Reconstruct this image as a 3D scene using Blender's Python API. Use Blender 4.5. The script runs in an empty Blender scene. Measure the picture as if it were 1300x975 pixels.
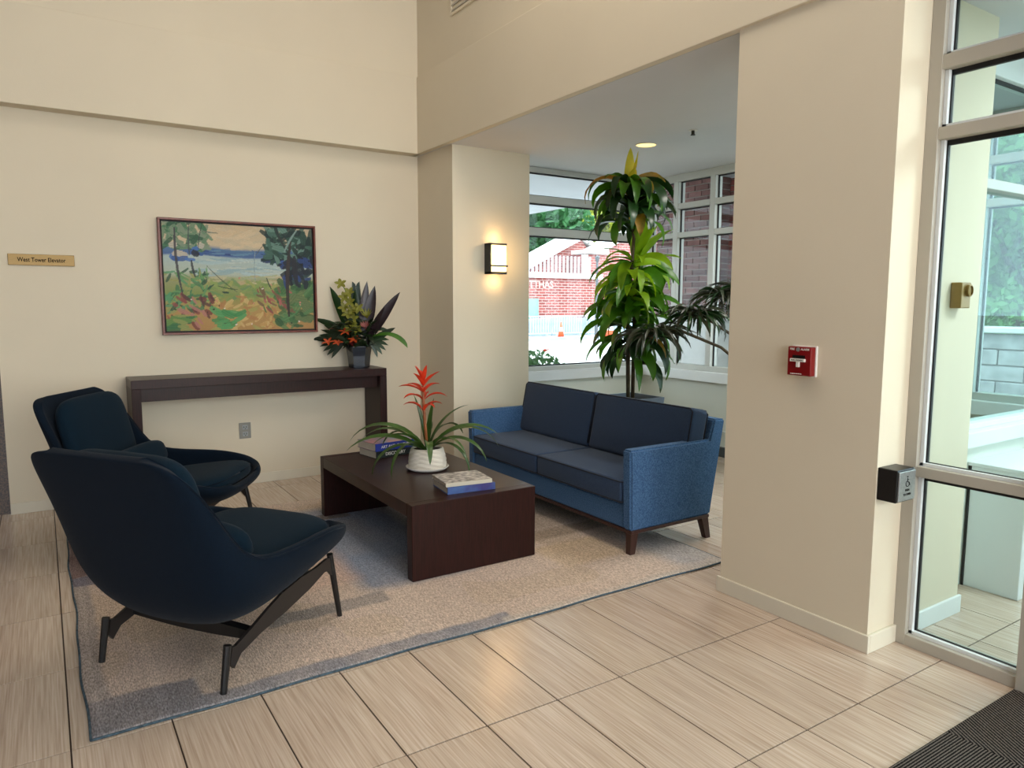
import bpy, bmesh, math, random
import numpy as np
from mathutils import Matrix, Vector, Euler, noise
random.seed(7)
C = bpy.context.scene.collection
scn = bpy.context.scene
PI = math.pi
R = math.radians
# ------------------------------------------------------------------ camera
cam_d = bpy.data.cameras.new('camera'); cam = bpy.data.objects.new('camera', cam_d); C.objects.link(cam)
cam_d.sensor_width = 36; cam_d.lens = 915.3 / 1300 * 36; cam_d.clip_start = .05; cam_d.clip_end = 300
_p, _y, _r = R(6.42556), R(33.09045), R(.13307)
fw = Vector((math.sin(_y)*math.cos(_p), math.cos(_y)*math.cos(_p), -math.sin(_p)))
rt = Vector((math.cos(_y), -math.sin(_y), 0)); up = rt.cross(fw)
r2 = rt*math.cos(_r) + up*math.sin(_r); u2 = -rt*math.sin(_r) + up*math.cos(_r)
cam.matrix_world = Matrix(((r2.x, u2.x, -fw.x, 0), (r2.y, u2.y, -fw.y, 0), (r2.z, u2.z, -fw.z, 1.46), (0, 0, 0, 1)))
scn.camera = cam
# ------------------------------------------------------------------ world, sun, added fill lights, exposure
w = bpy.data.worlds.new('world'); scn.world = w; w.use_nodes = True
bg = w.node_tree.nodes['Background']; bg.inputs[0].default_value = (.80, .90, 1, 1); bg.inputs[1].default_value = 6.0
sd = bpy.data.lights.new('sun', 'SUN'); sd.energy = 2.5; sd.angle = R(3); sd.color = (1, .95, .86)
sun = bpy.data.objects.new('sun', sd); C.objects.link(sun)
sun.rotation_euler = Vector((.35, .75, -.85)).to_track_quat('-Z', 'Y').to_euler()
def area(name, loc, aim, sx, sy, power, col):
    d = bpy.data.lights.new(name, 'AREA'); d.shape = 'RECTANGLE'; d.size = sx; d.size_y = sy; d.energy = power; d.color = col
    o = bpy.data.objects.new(name, d); C.objects.link(o); o.location = loc
    o.rotation_euler = Vector(aim).to_track_quat('-Z', 'Y').to_euler(); return o
area('hall_fill_light', (1.75, 2.9, 4.75), (0, 0, -1), 1.4, 2.2, 42, (1, .90, .76))  # unseen overhead fill, added to light the hall
area('hall_fill_light', (1.75, -1.2, 4.75), (0, 0, -1), 1.4, 2.2, 30, (1, .90, .76))  # second added fill, above and behind the camera
area('entrance_daylight_fill', (2.9, -3.3, 1.9), (-.62, 1, .05), 3.2, 2.6, 255, (1, .97, .92))  # unseen fill before the solid wall, standing in for entrance daylight
area('alcove_fill_light', (4.5, 3.2, 2.72), (0, 0, -1), .5, .5, 30, (1, .95, .88))  # added area light brightens the alcove; no fixture at this spot
area('vestibule_fill_light', (4.2, .3, 2.68), (0, 0, -1), .8, .8, 60, (.92, .98, 1))  # added overhead light brightens the vestibule; no fixture modelled
scn.view_settings.view_transform = 'Standard'; scn.view_settings.look = 'None'
scn.view_settings.exposure = 0.0; scn.view_settings.gamma = 1; scn.view_settings.use_curve_mapping = False

# ------------------------------------------------------------------ helpers
def lin(r, g, b):
    f = lambda c: (c/255/12.92) if c <= 10 else ((c/255+.055)/1.055)**2.4
    return (f(r), f(g), f(b), 1)
def mat(name, col, rough=.6, metal=0, spec=.5, noise_s=0, noise_a=0, bump=0, bump_s=200, emit=None, es=1, stretch=(1,1,1), rnd=0, coat=0, col2=None, sheen=0, trans=0):
    m = bpy.data.materials.new(name); m.use_nodes = True
    nt = m.node_tree; N = nt.nodes; L = nt.links; b = N['Principled BSDF']
    if len(col) == 3: col = lin(*col)
    b.inputs['Base Color'].default_value = col
    b.inputs['Roughness'].default_value = rough; b.inputs['Metallic'].default_value = metal
    b.inputs['Specular IOR Level'].default_value = spec
    if coat: b.inputs['Coat Weight'].default_value = coat
    if sheen: b.inputs['Sheen Weight'].default_value = sheen; b.inputs['Sheen Roughness'].default_value = .4
    if emit: b.inputs['Emission Color'].default_value = emit if len(emit) == 4 else lin(*emit); b.inputs['Emission Strength'].default_value = es
    tc = N.new('ShaderNodeTexCoord'); mp = N.new('ShaderNodeMapping'); mp.inputs['Scale'].default_value = stretch
    L.new(tc.outputs['Object'], mp.inputs[0]); vec = mp.outputs[0]
    oi = N.new('ShaderNodeObjectInfo')
    if rnd:
        ad = N.new('ShaderNodeVectorMath'); ad.operation = 'MULTIPLY_ADD'; cb = N.new('ShaderNodeCombineXYZ')
        for i in range(3): L.new(oi.outputs['Random'], cb.inputs[i])
        L.new(cb.outputs[0], ad.inputs[0]); ad.inputs[1].default_value = (37, 53, 71); L.new(vec, ad.inputs[2]); vec = ad.outputs[0]
    if noise_a or col2:
        n = N.new('ShaderNodeTexNoise'); n.inputs['Scale'].default_value = noise_s or 5; n.inputs['Detail'].default_value = 5; L.new(vec, n.inputs['Vector'])
        mx = N.new('ShaderNodeMix'); mx.data_type = 'RGBA'
        c2 = col2 if col2 else tuple(max(0, c*(1-noise_a)) for c in col[:3])
        if col2 and len(col2) == 3: c2 = lin(*col2)
        mx.inputs[6].default_value = col if col2 else tuple(min(1, c*(1+noise_a*.6)) for c in col[:3])+(1,)
        mx.inputs[7].default_value = tuple(c2[:3])+(1,)
        rm = N.new('ShaderNodeMapRange'); rm.inputs[1].default_value = .35; rm.inputs[2].default_value = .65
        L.new(n.outputs[0], rm.inputs[0]); L.new(rm.outputs[0], mx.inputs[0]); out = mx.outputs[2]
        if rnd:
            hs = N.new('ShaderNodeHueSaturation'); mr = N.new('ShaderNodeMapRange'); mr.inputs[3].default_value = 1-rnd; mr.inputs[4].default_value = 1+rnd
            L.new(oi.outputs['Random'], mr.inputs[0]); L.new(mr.outputs[0], hs.inputs['Value']); L.new(out, hs.inputs['Color']); out = hs.outputs[0]
        L.new(out, b.inputs['Base Color'])
    if bump:
        n2 = N.new('ShaderNodeTexNoise'); n2.inputs['Scale'].default_value = bump_s; n2.inputs['Detail'].default_value = 3; L.new(vec, n2.inputs['Vector'])
        bp = N.new('ShaderNodeBump'); bp.inputs['Strength'].default_value = bump; bp.inputs['Distance'].default_value = .01
        L.new(n2.outputs[0], bp.inputs['Height']); L.new(bp.outputs[0], b.inputs['Normal'])
    if trans:   # thin leaf translucency
        tr = N.new('ShaderNodeBsdfTranslucent'); ms = N.new('ShaderNodeMixShader'); ms.inputs[0].default_value = trans
        o = N['Material Output']; tr.inputs[0].default_value = tuple(min(1, c*1.6) for c in col[:3])+(1,)
        L.new(b.outputs[0], ms.inputs[1]); L.new(tr.outputs[0], ms.inputs[2]); L.new(ms.outputs[0], o.inputs[0])
    return m
def attr_mat(name, rough=.6, bump=0, bump_s=60, grain=0, gs=300, stretch=(1, 1, 1), spec=.3):
    m = bpy.data.materials.new(name); m.use_nodes = True; N = m.node_tree.nodes; L = m.node_tree.links; b = N['Principled BSDF']
    a = N.new('ShaderNodeAttribute'); a.attribute_name = 'Col'; out = a.outputs['Color']
    tc = N.new('ShaderNodeTexCoord'); mp = N.new('ShaderNodeMapping'); mp.inputs['Scale'].default_value = stretch; L.new(tc.outputs['Object'], mp.inputs[0])
    if grain:
        n = N.new('ShaderNodeTexNoise'); n.inputs['Scale'].default_value = gs; n.inputs['Detail'].default_value = 4; L.new(mp.outputs[0], n.inputs['Vector'])
        mr = N.new('ShaderNodeMapRange'); mr.inputs[1].default_value = .3; mr.inputs[2].default_value = .7; mr.inputs[3].default_value = 1-grain; mr.inputs[4].default_value = 1+grain
        L.new(n.outputs[0], mr.inputs[0]); hs = N.new('ShaderNodeHueSaturation'); L.new(mr.outputs[0], hs.inputs['Value']); L.new(out, hs.inputs['Color']); out = hs.outputs[0]
    L.new(out, b.inputs['Base Color']); b.inputs['Roughness'].default_value = rough; b.inputs['Specular IOR Level'].default_value = spec
    if bump:
        n2 = N.new('ShaderNodeTexNoise'); n2.inputs['Scale'].default_value = bump_s; L.new(mp.outputs[0], n2.inputs['Vector'])
        bp = N.new('ShaderNodeBump'); bp.inputs['Strength'].default_value = bump; bp.inputs['Distance'].default_value = .01
        L.new(n2.outputs[0], bp.inputs['Height']); L.new(bp.outputs[0], b.inputs['Normal'])
    return m
def glass_mat(name, tint=(.93, .97, .97)):
    m = bpy.data.materials.new(name); m.use_nodes = True; N = m.node_tree.nodes; L = m.node_tree.links; N.clear()
    o = N.new('ShaderNodeOutputMaterial'); t = N.new('ShaderNodeBsdfTransparent'); t.inputs[0].default_value = tint+(1,)
    g = N.new('ShaderNodeBsdfGlossy'); g.inputs['Roughness'].default_value = .02; lw = N.new('ShaderNodeLayerWeight'); lw.inputs[0].default_value = .5
    pw = N.new('ShaderNodeMath'); pw.operation = 'POWER'; L.new(lw.outputs['Facing'], pw.inputs[0]); pw.inputs[1].default_value = 5
    fr = N.new('ShaderNodeMath'); fr.operation = 'MULTIPLY_ADD'; L.new(pw.outputs[0], fr.inputs[0]); fr.inputs[1].default_value = .6; fr.inputs[2].default_value = .012
    ms = N.new('ShaderNodeMixShader'); L.new(fr.outputs[0], ms.inputs[0]); L.new(t.outputs[0], ms.inputs[1]); L.new(g.outputs[0], ms.inputs[2]); L.new(ms.outputs[0], o.inputs[0])
    return m

WM = {}
def thing(name, label=None, cat=None, loc=(0, 0, 0), rz=0, group=None, kind=None, parent=None):
    o = bpy.data.objects.new(name, None); o.empty_display_size = .1; C.objects.link(o)
    o.location = loc; o.rotation_euler = (0, 0, rz)
    WM[o.name] = Matrix.Translation(Vector(loc)) @ Matrix.Rotation(rz, 4, 'Z')
    if parent: o.parent = parent; WM[o.name] = WM[parent.name] @ WM[o.name]
    tag(o, label, cat, group, kind); return o
def tag(o, label=None, cat=None, group=None, kind=None):
    if label: o['label'] = label
    if cat: o['category'] = cat
    if group: o['group'] = group
    if kind: o['kind'] = kind
    return o
def finish(name, me, m, parent=None, kind=None, label=None):
    o = bpy.data.objects.new(name, me); C.objects.link(o)
    if m is not None:
        for mm in (m if isinstance(m, (list, tuple)) else [m]): me.materials.append(mm)
    if parent: o.parent = parent; WM[o.name] = WM.get(parent.name, Matrix())
    else: WM[o.name] = Matrix()
    if kind: o['kind'] = kind
    if label: o['label'] = label
    return o
def obj(name, bm, m, parent=None, world=False, smooth=False, kind=None, label=None, subsurf=0, solid=0, origin=None, shade_auto=False):
    """link a bmesh as ONE object; world=True means coordinates are world ones"""
    if world and parent: bm.transform(WM[parent.name].inverted())
    bm.normal_update()
    off = None
    if origin == 'auto' and len(bm.verts):
        xs = [v.co for v in bm.verts]
        off = Vector(((min(v.x for v in xs)+max(v.x for v in xs))/2, (min(v.y for v in xs)+max(v.y for v in xs))/2, min(v.z for v in xs)))
        for v in bm.verts: v.co -= off
    me = bpy.data.meshes.new(name); bm.to_mesh(me); bm.free()
    if smooth:
        for p in me.polygons: p.use_smooth = True
    o = finish(name, me, m, parent, kind, label)
    if off is not None: o.location = off; WM[o.name] = WM[o.name] @ Matrix.Translation(off)
    if solid:
        s = o.modifiers.new('solid', 'SOLIDIFY'); s.thickness = solid; s.offset = 0
    if subsurf:
        s = o.modifiers.new('sub', 'SUBSURF'); s.levels = subsurf; s.render_levels = subsurf
    return o
def BM(): return bmesh.new()
def box(bm, x0, x1, y0, y1, z0, z1, bev=0, seg=2):
    r = bmesh.ops.create_cube(bm, size=1)
    vs = r['verts']
    for v in vs: v.co = Vector((x0+(v.co.x+.5)*(x1-x0), y0+(v.co.y+.5)*(y1-y0), z0+(v.co.z+.5)*(z1-z0)))
    if bev:
        es = list({e for v in vs for e in v.link_edges})
        bmesh.ops.bevel(bm, geom=es, offset=bev, segments=seg, affect='EDGES', profile=.5)
    return bm
def bxb(*a, **k): return box(BM(), *a, **k)
def tube(bm, pts, rads, n=8, cap=True):
    pts = [Vector(p) for p in pts]; rings = []
    if not isinstance(rads, (list, tuple)): rads = [rads]*len(pts)
    for i, p in enumerate(pts):
        d = (pts[min(i+1, len(pts)-1)] - pts[max(i-1, 0)]).normalized()
        a = Vector((0, 0, 1)) if abs(d.z) < .9 else Vector((1, 0, 0))
        u = d.cross(a).normalized(); v = d.cross(u)
        rings.append([bm.verts.new(p + (u*math.cos(2*PI*k/n) + v*math.sin(2*PI*k/n))*rads[i]) for k in range(n)])
    for a, b in zip(rings, rings[1:]):
        for k in range(n): bm.faces.new((a[k], a[(k+1) % n], b[(k+1) % n], b[k]))
    if cap:
        bm.faces.new(rings[0]); bm.faces.new(rings[-1][::-1])
    bmesh.ops.recalc_face_normals(bm, faces=bm.faces)
    return bm
def lathe(bm, prof, n=32, sides=None, c=(0, 0, 0)):
    rings = []
    for r, z in prof: rings.append([bm.verts.new((c[0]+r*math.cos(2*PI*k/n), c[1]+r*math.sin(2*PI*k/n), c[2]+z)) for k in range(n)])
    for a, b in zip(rings, rings[1:]):
        for k in range(n): bm.faces.new((a[k], a[(k+1) % n], b[(k+1) % n], b[k]))
    bm.faces.new(rings[0][::-1]); bm.faces.new(rings[-1])
    bmesh.ops.recalc_face_normals(bm, faces=bm.faces)
    return bm
def prism(bm, poly, axis, a, b):
    """poly: 2D points; extruded along axis between a and b (axis 0: (y,z), 1: (x,z), 2: (x,y))"""
    def mk(p, t): return {0: (t, p[0], p[1]), 1: (p[0], t, p[1]), 2: (p[0], p[1], t)}[axis]
    A = [bm.verts.new(mk(p, a)) for p in poly]; B = [bm.verts.new(mk(p, b)) for p in poly]
    n = len(poly)
    for i in range(n): bm.faces.new((A[i], A[(i+1) % n], B[(i+1) % n], B[i]))
    bm.faces.new(A[::-1]); bm.faces.new(B); bmesh.ops.recalc_face_normals(bm, faces=bm.faces); return bm
def leaf(bm, base, az, el, length, width, droop=1.2, seg=7, fold=.18, twist=0, wpos=.45, tip=0, ripple=0, roll=0):
    """one leaf: a folded tapering blade that starts at elevation el and bends down by droop radians"""
    p = Vector(base); L = length/seg; rows = []
    side0 = Vector((-math.sin(az), math.cos(az), 0))
    for i in range(seg+1):
        t = i/seg
        e = el - droop*(t**1.15)
        d = Vector((math.cos(az)*math.cos(e), math.sin(az)*math.cos(e), math.sin(e)))
        n = side0.cross(d)*-1
        if t < wpos: wd = width*(.22 + .78*math.sin(PI/2*t/wpos))
        else: wd = width*math.cos(PI/2*(t-wpos)/(1-wpos))**.75
        wd = max(wd, .0008)
        tw = roll+twist*t; s = side0*math.cos(tw) + n*math.sin(tw); nn = n*math.cos(tw) - side0*math.sin(tw)
        rp = math.sin(t*17)*ripple
        rows.append([bm.verts.new(p - s*wd/2 + nn*(wd*fold+rp)), bm.verts.new(p), bm.verts.new(p + s*wd/2 + nn*(wd*fold-rp))])
        p = p + d*L
    for a, b in zip(rows, rows[1:]):
        bm.faces.new((a[0], a[1], b[1], b[0])); bm.faces.new((a[1], a[2], b[2], b[1]))
    return bm
def text(name, s, size, m, parent, mw, extrude=.0008, align='CENTER', sx=1):
    """flat lettering as a mesh; mw places it in world space (local x right, y up, z out)"""
    cu = bpy.data.curves.new(name, 'FONT'); cu.body = s; cu.size = size; cu.align_x = align; cu.align_y = 'CENTER'; cu.extrude = extrude; cu.resolution_u = 3; cu.offset = size*.018
    t = bpy.data.objects.new(name, cu); C.objects.link(t)
    dg = bpy.context.evaluated_depsgraph_get(); me = bpy.data.meshes.new_from_object(t.evaluated_get(dg))
    bpy.data.objects.remove(t); me.transform(Matrix.Diagonal((sx, 1, 1, 1)))
    me.materials.clear(); me.transform(WM[parent.name].inverted() @ mw); return finish(name, me, m, parent)
def face_mw(pos, normal):
    n = Vector(normal).normalized(); u = Vector((0, 0, 1)).cross(n).normalized()
    if u.length < .5: u = Vector((1, 0, 0))
    v = n.cross(u)
    return Matrix(((u.x, v.x, n.x, pos[0]), (u.y, v.y, n.y, pos[1]), (u.z, v.z, n.z, pos[2]), (0, 0, 0, 1)))
def copy_tree(o, parent=None):
    c = o.copy(); C.objects.link(c)
    if parent: c.parent = parent
    for ch in o.children: copy_tree(ch, c)
    return c

# ------------------------------------------------------------------ materials
M = {}
M['wall'] = mat('cream_wall_paint', (220, 208, 184), .75, noise_s=1.5, noise_a=.02, bump=.05, bump_s=150)
M['wallcool'] = mat('pale_window_wall_paint', (214, 217, 206), .7, noise_s=1.5, noise_a=.02)
M['ceil'] = mat('white_ceiling_paint', (208, 207, 208), .85, noise_s=2, noise_a=.02)
M['base'] = mat('baseboard_paint', (218, 210, 190), .5, noise_s=3, noise_a=.03)
M['frame'] = mat('grey_aluminium_frame', (190, 190, 182), .45, metal=.0, noise_s=4, noise_a=.03)
M['frame2'] = mat('beige_grey_door_frame', (178, 171, 157), .5, noise_s=4, noise_a=.03)
M['white'] = mat('white_trim', (225, 228, 226), .5, noise_s=4, noise_a=.02)
M['gasket'] = mat('black_gasket', (12, 12, 14), .6)
M['glass'] = glass_mat('window_glass')
M['glass2'] = glass_mat('door_glass', (.88, .96, .96))
M['grout'] = mat('brown_grout', (62, 48, 38), .9, noise_s=20, noise_a=.1)
M['granite'] = mat('brown_granite', (98, 72, 52), .3, noise_s=90, noise_a=.6, col2=(40, 28, 22))
M['darkbase'] = mat('dark_heater_grille', (70, 74, 76), .5)
M['wenge'] = mat('dark_espresso_wood', (42, 17, 14), .34, spec=.3, noise_s=12, noise_a=.35, stretch=(12, 1, 1), bump=.03, bump_s=120)
M['wenge2'] = mat('dark_espresso_wood_upright', (42, 17, 14), .4, spec=.25, noise_s=12, noise_a=.35, stretch=(12, 12, .8), bump=.03, bump_s=120)
M['navy'] = mat('navy_teal_wool', (7, 21, 35), .95, spec=.15, noise_s=350, noise_a=.25, bump=.25, bump_s=500, sheen=.04)
M['navyc'] = mat('navy_teal_cushion_wool', (9, 30, 44), .95, spec=.15, noise_s=350, noise_a=.25, bump=.25, bump_s=500, sheen=.03)
M['blue'] = mat('woven_blue_fabric', (78, 110, 146), .95, spec=.15, noise_s=160, noise_a=.3, bump=.35, bump_s=320, col2=(44, 76, 114), sheen=.1)
M['slate'] = mat('slate_blue_fabric', (50, 66, 90), .95, spec=.15, noise_s=300, noise_a=.25, bump=.3, bump_s=420, sheen=.15)
M['pipe'] = mat('dark_piping', (22, 28, 40), .9)
M['blackmetal'] = mat('black_powder_coat', (20, 20, 21), .4, spec=.5)
M['plate'] = mat('dark_bronze_plate', (46, 42, 41), .35, metal=.3)
M['walnut'] = mat('walnut_leg_wood', (58, 32, 26), .4, noise_s=14, noise_a=.3, stretch=(8, 8, 1))
M['brass'] = mat('brushed_brass', (146, 116, 62), .4, metal=.35, noise_s=60, noise_a=.1, stretch=(1, 1, 12))
M['ink'] = mat('dark_ink', (14, 9, 6), .9, spec=.05)
M['steel'] = mat('brushed_steel', (158, 162, 162), .35, metal=.6, noise_s=150, noise_a=.15)
M['blackp'] = mat('black_plastic', (14, 14, 15), .35)
M['red'] = mat('red_enamel', (124, 6, 14), .35)
M['whitep'] = mat('white_plastic', (225, 220, 212), .4)
M['greyp'] = mat('grey_outlet_plastic', (140, 138, 130), .45)
M['framewood'] = mat('red_brown_picture_frame', (112, 52, 38), .35, noise_s=20, noise_a=.25)
M['pottex'] = mat('ribbed_white_ceramic', (232, 224, 208), .45)
M['ceramic'] = mat('glossy_white_ceramic', (225, 222, 216), .2)
M['soil'] = mat('dark_potting_soil', (34, 26, 18), .95, noise_s=60, noise_a=.5, bump=.8, bump_s=90)
M['planter'] = mat('grey_blue_planter', (96, 108, 122), .5, noise_s=6, noise_a=.08)
M['vase'] = mat('dark_blue_glazed_vase', (24, 32, 42), .2, coat=.3)
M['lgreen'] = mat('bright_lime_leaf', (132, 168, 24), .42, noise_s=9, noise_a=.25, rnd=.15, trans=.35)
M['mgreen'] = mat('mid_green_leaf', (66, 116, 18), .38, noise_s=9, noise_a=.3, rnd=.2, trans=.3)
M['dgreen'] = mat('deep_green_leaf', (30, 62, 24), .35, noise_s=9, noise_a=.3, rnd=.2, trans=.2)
M['brome'] = mat('bromeliad_green_leaf', (62, 92, 38), .32, noise_s=9, noise_a=.3, rnd=.15, trans=.15)
M['yel'] = mat('yellow_leaf', (196, 176, 40), .45, noise_s=9, noise_a=.25, trans=.35, col2=(120, 130, 25))
M['yorange'] = mat('scorched_orange_leaf', (176, 128, 40), .5, noise_s=12, noise_a=.4, trans=.3, col2=(50, 74, 22))
M['purple'] = mat('dark_purple_green_leaf', (62, 62, 48), .4, noise_s=12, noise_a=.4, rnd=.3, trans=.15, col2=(36, 48, 28))
M['dleaf'] = mat('near_black_burgundy_leaf', (46, 34, 38), .35, noise_s=14, noise_a=.3, rnd=.2)
M['floral'] = mat('dark_arrangement_leaf', (34, 50, 26), .4, noise_s=14, noise_a=.35, rnd=.25)
M['bract'] = mat('red_orange_bract', (222, 66, 36), .4, noise_s=14, noise_a=.25, trans=.25, rnd=.1)
M['stem'] = mat('tan_cane', (86, 72, 50), .8, noise_s=20, noise_a=.3, bump=.4, bump_s=60)
M['orchid'] = mat('lime_orchid_petal', (132, 132, 48), .5, noise_s=30, noise_a=.2, trans=.2)
M['orangef'] = mat('orange_lily_petal', (196, 78, 32), .5, noise_s=30, noise_a=.2)
M['pinkf'] = mat('dusty_pink_protea_petal', (160, 92, 84), .6, noise_s=30, noise_a=.2)
M['redf'] = mat('dark_red_anthurium', (92, 26, 28), .3)
M['pages'] = mat('book_pages', (205, 196, 178), .8, noise_s=40, noise_a=.15, stretch=(1, 1, 60))
M['bookblue'] = mat('royal_blue_cover', (36, 52, 140), .35)
M['bookblack'] = mat('black_green_cover', (24, 30, 28), .35)
M['booksky'] = mat('sky_to_violet_cover', (70, 110, 165), .35, noise_s=7, noise_a=.3, col2=(58, 54, 120))
M['bookcream'] = mat('cream_cover', (200, 194, 176), .4)
M['mag'] = mat('busy_monochrome_cover_print', (60, 56, 54), .35, noise_s=32, col2=(214, 206, 200), stretch=(1, 2.2, 1))
M['mag2'] = mat('faded_blue_pink_cover_print', (112, 122, 148), .35, noise_s=14, col2=(176, 120, 120))
M['lampglow'] = mat('lit_sconce_diffuser', (255, 230, 170), .5, emit=(255, 214, 140), es=5)
M['canglow'] = mat('lit_downlight_lens', (255, 226, 150), .5, emit=(255, 226, 140), es=1.6)
M['paving'] = mat('bright_concrete_paving', (176, 173, 168), .9, noise_s=1.2, noise_a=.12)
M['grass'] = mat('planting_bed_soil', (80, 90, 60), .95, noise_s=4, noise_a=.3)
M['extwhite'] = mat('white_painted_fascia', (225, 225, 222), .7)
M['faintletter'] = mat('pale_pink_white_lettering', (190, 150, 142), .8)  # faint pinkish-white lettering on the far wall
M['soffit'] = mat('pale_stucco_soffit', (196, 200, 206), .8, noise_s=3, noise_a=.03)
M['tealdoor'] = mat('teal_green_door', (120, 165, 150), .6)
M['cone'] = mat('orange_traffic_cone', (235, 88, 50), .5)
M['rail'] = mat('galvanised_rail', (178, 188, 194), .5, metal=.2)
M['tarp'] = mat('grey_blue_tarpaulin', (150, 164, 176), .7, noise_s=2, noise_a=.15)
M['hedge'] = mat('clipped_shrub_leaf', (74, 110, 66), .6, noise_s=6, noise_a=.4, trans=.2)
M['treeg'] = mat('deep_green_tree_leaf', (58, 110, 62), .6, noise_s=.8, noise_a=.35, trans=.3)
M['treey'] = mat('yellow_green_tree_leaf', (165, 172, 62), .6, noise_s=.8, noise_a=.3, trans=.3)
M['treep'] = mat('pale_green_tree_leaf', (112, 160, 96), .6, noise_s=.8, noise_a=.35, trans=.35)
M['bark'] = mat('tree_bark', (90, 80, 70), .9, noise_s=5, noise_a=.3)
M['stone'] = mat('grey_retaining_stone', (150, 148, 146), .9, noise_s=5, noise_a=.25, rnd=.15)
M['concrete'] = mat('pale_cast_concrete', (196, 194, 190), .85, noise_s=3, noise_a=.1)
M['brickshade'] = mat('shaded_purple_brown_brick', (122, 84, 78), .9, noise_s=8, noise_a=.2, rnd=.28, bump=.2, bump_s=60, col2=(98, 66, 62))  # brick toned down so its colour carries the canopy's shade
M['bricksun'] = mat('sunlit_red_brick', (158, 80, 70), .9, noise_s=8, noise_a=.2, rnd=.25, bump=.2, bump_s=60, col2=(108, 58, 54))  # brick colour made redder and lighter to stand for direct sun
M['mortar'] = mat('pale_mortar', (150, 140, 132), .95, noise_s=20, noise_a=.1)

# travertine-look porcelain tile: long fine veins along the tile
def tile_mat():
    m = bpy.data.materials.new('vein_cut_stone_tile'); m.use_nodes = True; N = m.node_tree.nodes; L = m.node_tree.links; b = N['Principled BSDF']
    tc = N.new('ShaderNodeTexCoord'); oi = N.new('ShaderNodeObjectInfo'); cb = N.new('ShaderNodeCombineXYZ')
    for i in range(3): L.new(oi.outputs['Random'], cb.inputs[i])
    ad = N.new('ShaderNodeVectorMath'); ad.operation = 'MULTIPLY_ADD'; L.new(cb.outputs[0], ad.inputs[0]); ad.inputs[1].default_value = (31, 47, 5); L.new(tc.outputs['Object'], ad.inputs[2])
    def nz(sx, sy, s, det):
        mp = N.new('ShaderNodeMapping'); mp.inputs['Scale'].default_value = (sx, sy, 1); L.new(ad.outputs[0], mp.inputs[0])
        n = N.new('ShaderNodeTexNoise'); n.inputs['Scale'].default_value = s; n.inputs['Detail'].default_value = det; n.inputs['Distortion'].default_value = .3
        L.new(mp.outputs[0], n.inputs['Vector']); return n
    a = nz(60, 1.4, 2.4, 7); c = nz(8, .6, 2, 3)
    r = N.new('ShaderNodeValToRGB'); e = r.color_ramp.elements
    e[0].position = .30; e[0].color = lin(182, 160, 140); e[1].position = .70; e[1].color = lin(214, 197, 180)
    k = e.new(.5); k.color = lin(200, 180, 161)
    L.new(a.outputs[0], r.inputs[0])
    mx = N.new('ShaderNodeMix'); mx.data_type = 'RGBA'; mx.blend_type = 'MULTIPLY'; mx.inputs[0].default_value = .35
    r2 = N.new('ShaderNodeValToRGB'); r2.color_ramp.elements[0].position = .3; r2.color_ramp.elements[0].color = (.72, .70, .68, 1); r2.color_ramp.elements[1].position = .7; r2.color_ramp.elements[1].color = (1, 1, 1, 1)
    L.new(c.outputs[0], r2.inputs[0]); L.new(r.outputs[0], mx.inputs[6]); L.new(r2.outputs[0], mx.inputs[7])
    hs = N.new('ShaderNodeHueSaturation'); mr = N.new('ShaderNodeMapRange'); mr.inputs[3].default_value = .95; mr.inputs[4].default_value = 1.05
    L.new(oi.outputs['Random'], mr.inputs[0]); L.new(mr.outputs[0], hs.inputs['Value']); L.new(mx.outputs[2], hs.inputs['Color']); L.new(hs.outputs[0], b.inputs['Base Color'])
    b.inputs['Roughness'].default_value = .2; b.inputs['Specular IOR Level'].default_value = .5
    bp = N.new('ShaderNodeBump'); bp.inputs['Strength'].default_value = .06; bp.inputs['Distance'].default_value = .01; L.new(a.outputs[0], bp.inputs['Height']); L.new(bp.outputs[0], b.inputs['Normal'])
    return m
M['tile'] = tile_mat()
# far brickwork, bricks only 2-3 px tall
def farbrick():
    m = bpy.data.materials.new('far_red_brickwork'); m.use_nodes = True; N = m.node_tree.nodes; L = m.node_tree.links; b = N['Principled BSDF']
    tc = N.new('ShaderNodeTexCoord'); mp = N.new('ShaderNodeMapping'); mp.inputs['Rotation'].default_value = (R(90), 0, 0); L.new(tc.outputs['Object'], mp.inputs[0])
    br = N.new('ShaderNodeTexBrick'); br.inputs['Scale'].default_value = 1; br.inputs['Brick Width'].default_value = .45; br.inputs['Row Height'].default_value = .15; br.inputs['Mortar Size'].default_value = .018
    br.inputs['Color1'].default_value = lin(150, 76, 70); br.inputs['Color2'].default_value = lin(124, 62, 58); br.inputs['Mortar'].default_value = lin(176, 150, 142)
    L.new(mp.outputs[0], br.inputs['Vector']); L.new(br.outputs[0], b.inputs['Base Color']); b.inputs['Roughness'].default_value = .9; return m
M['farbrick'] = farbrick()

# ================================================================== SETTING
CZ = 2.735   # beam soffit and alcove ceiling
def struct(name, bm, m, parent=None, **k):
    o = obj(name, bm, m, parent, origin='auto', **k)
    if not parent: o['kind'] = 'structure'
    return o
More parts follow.
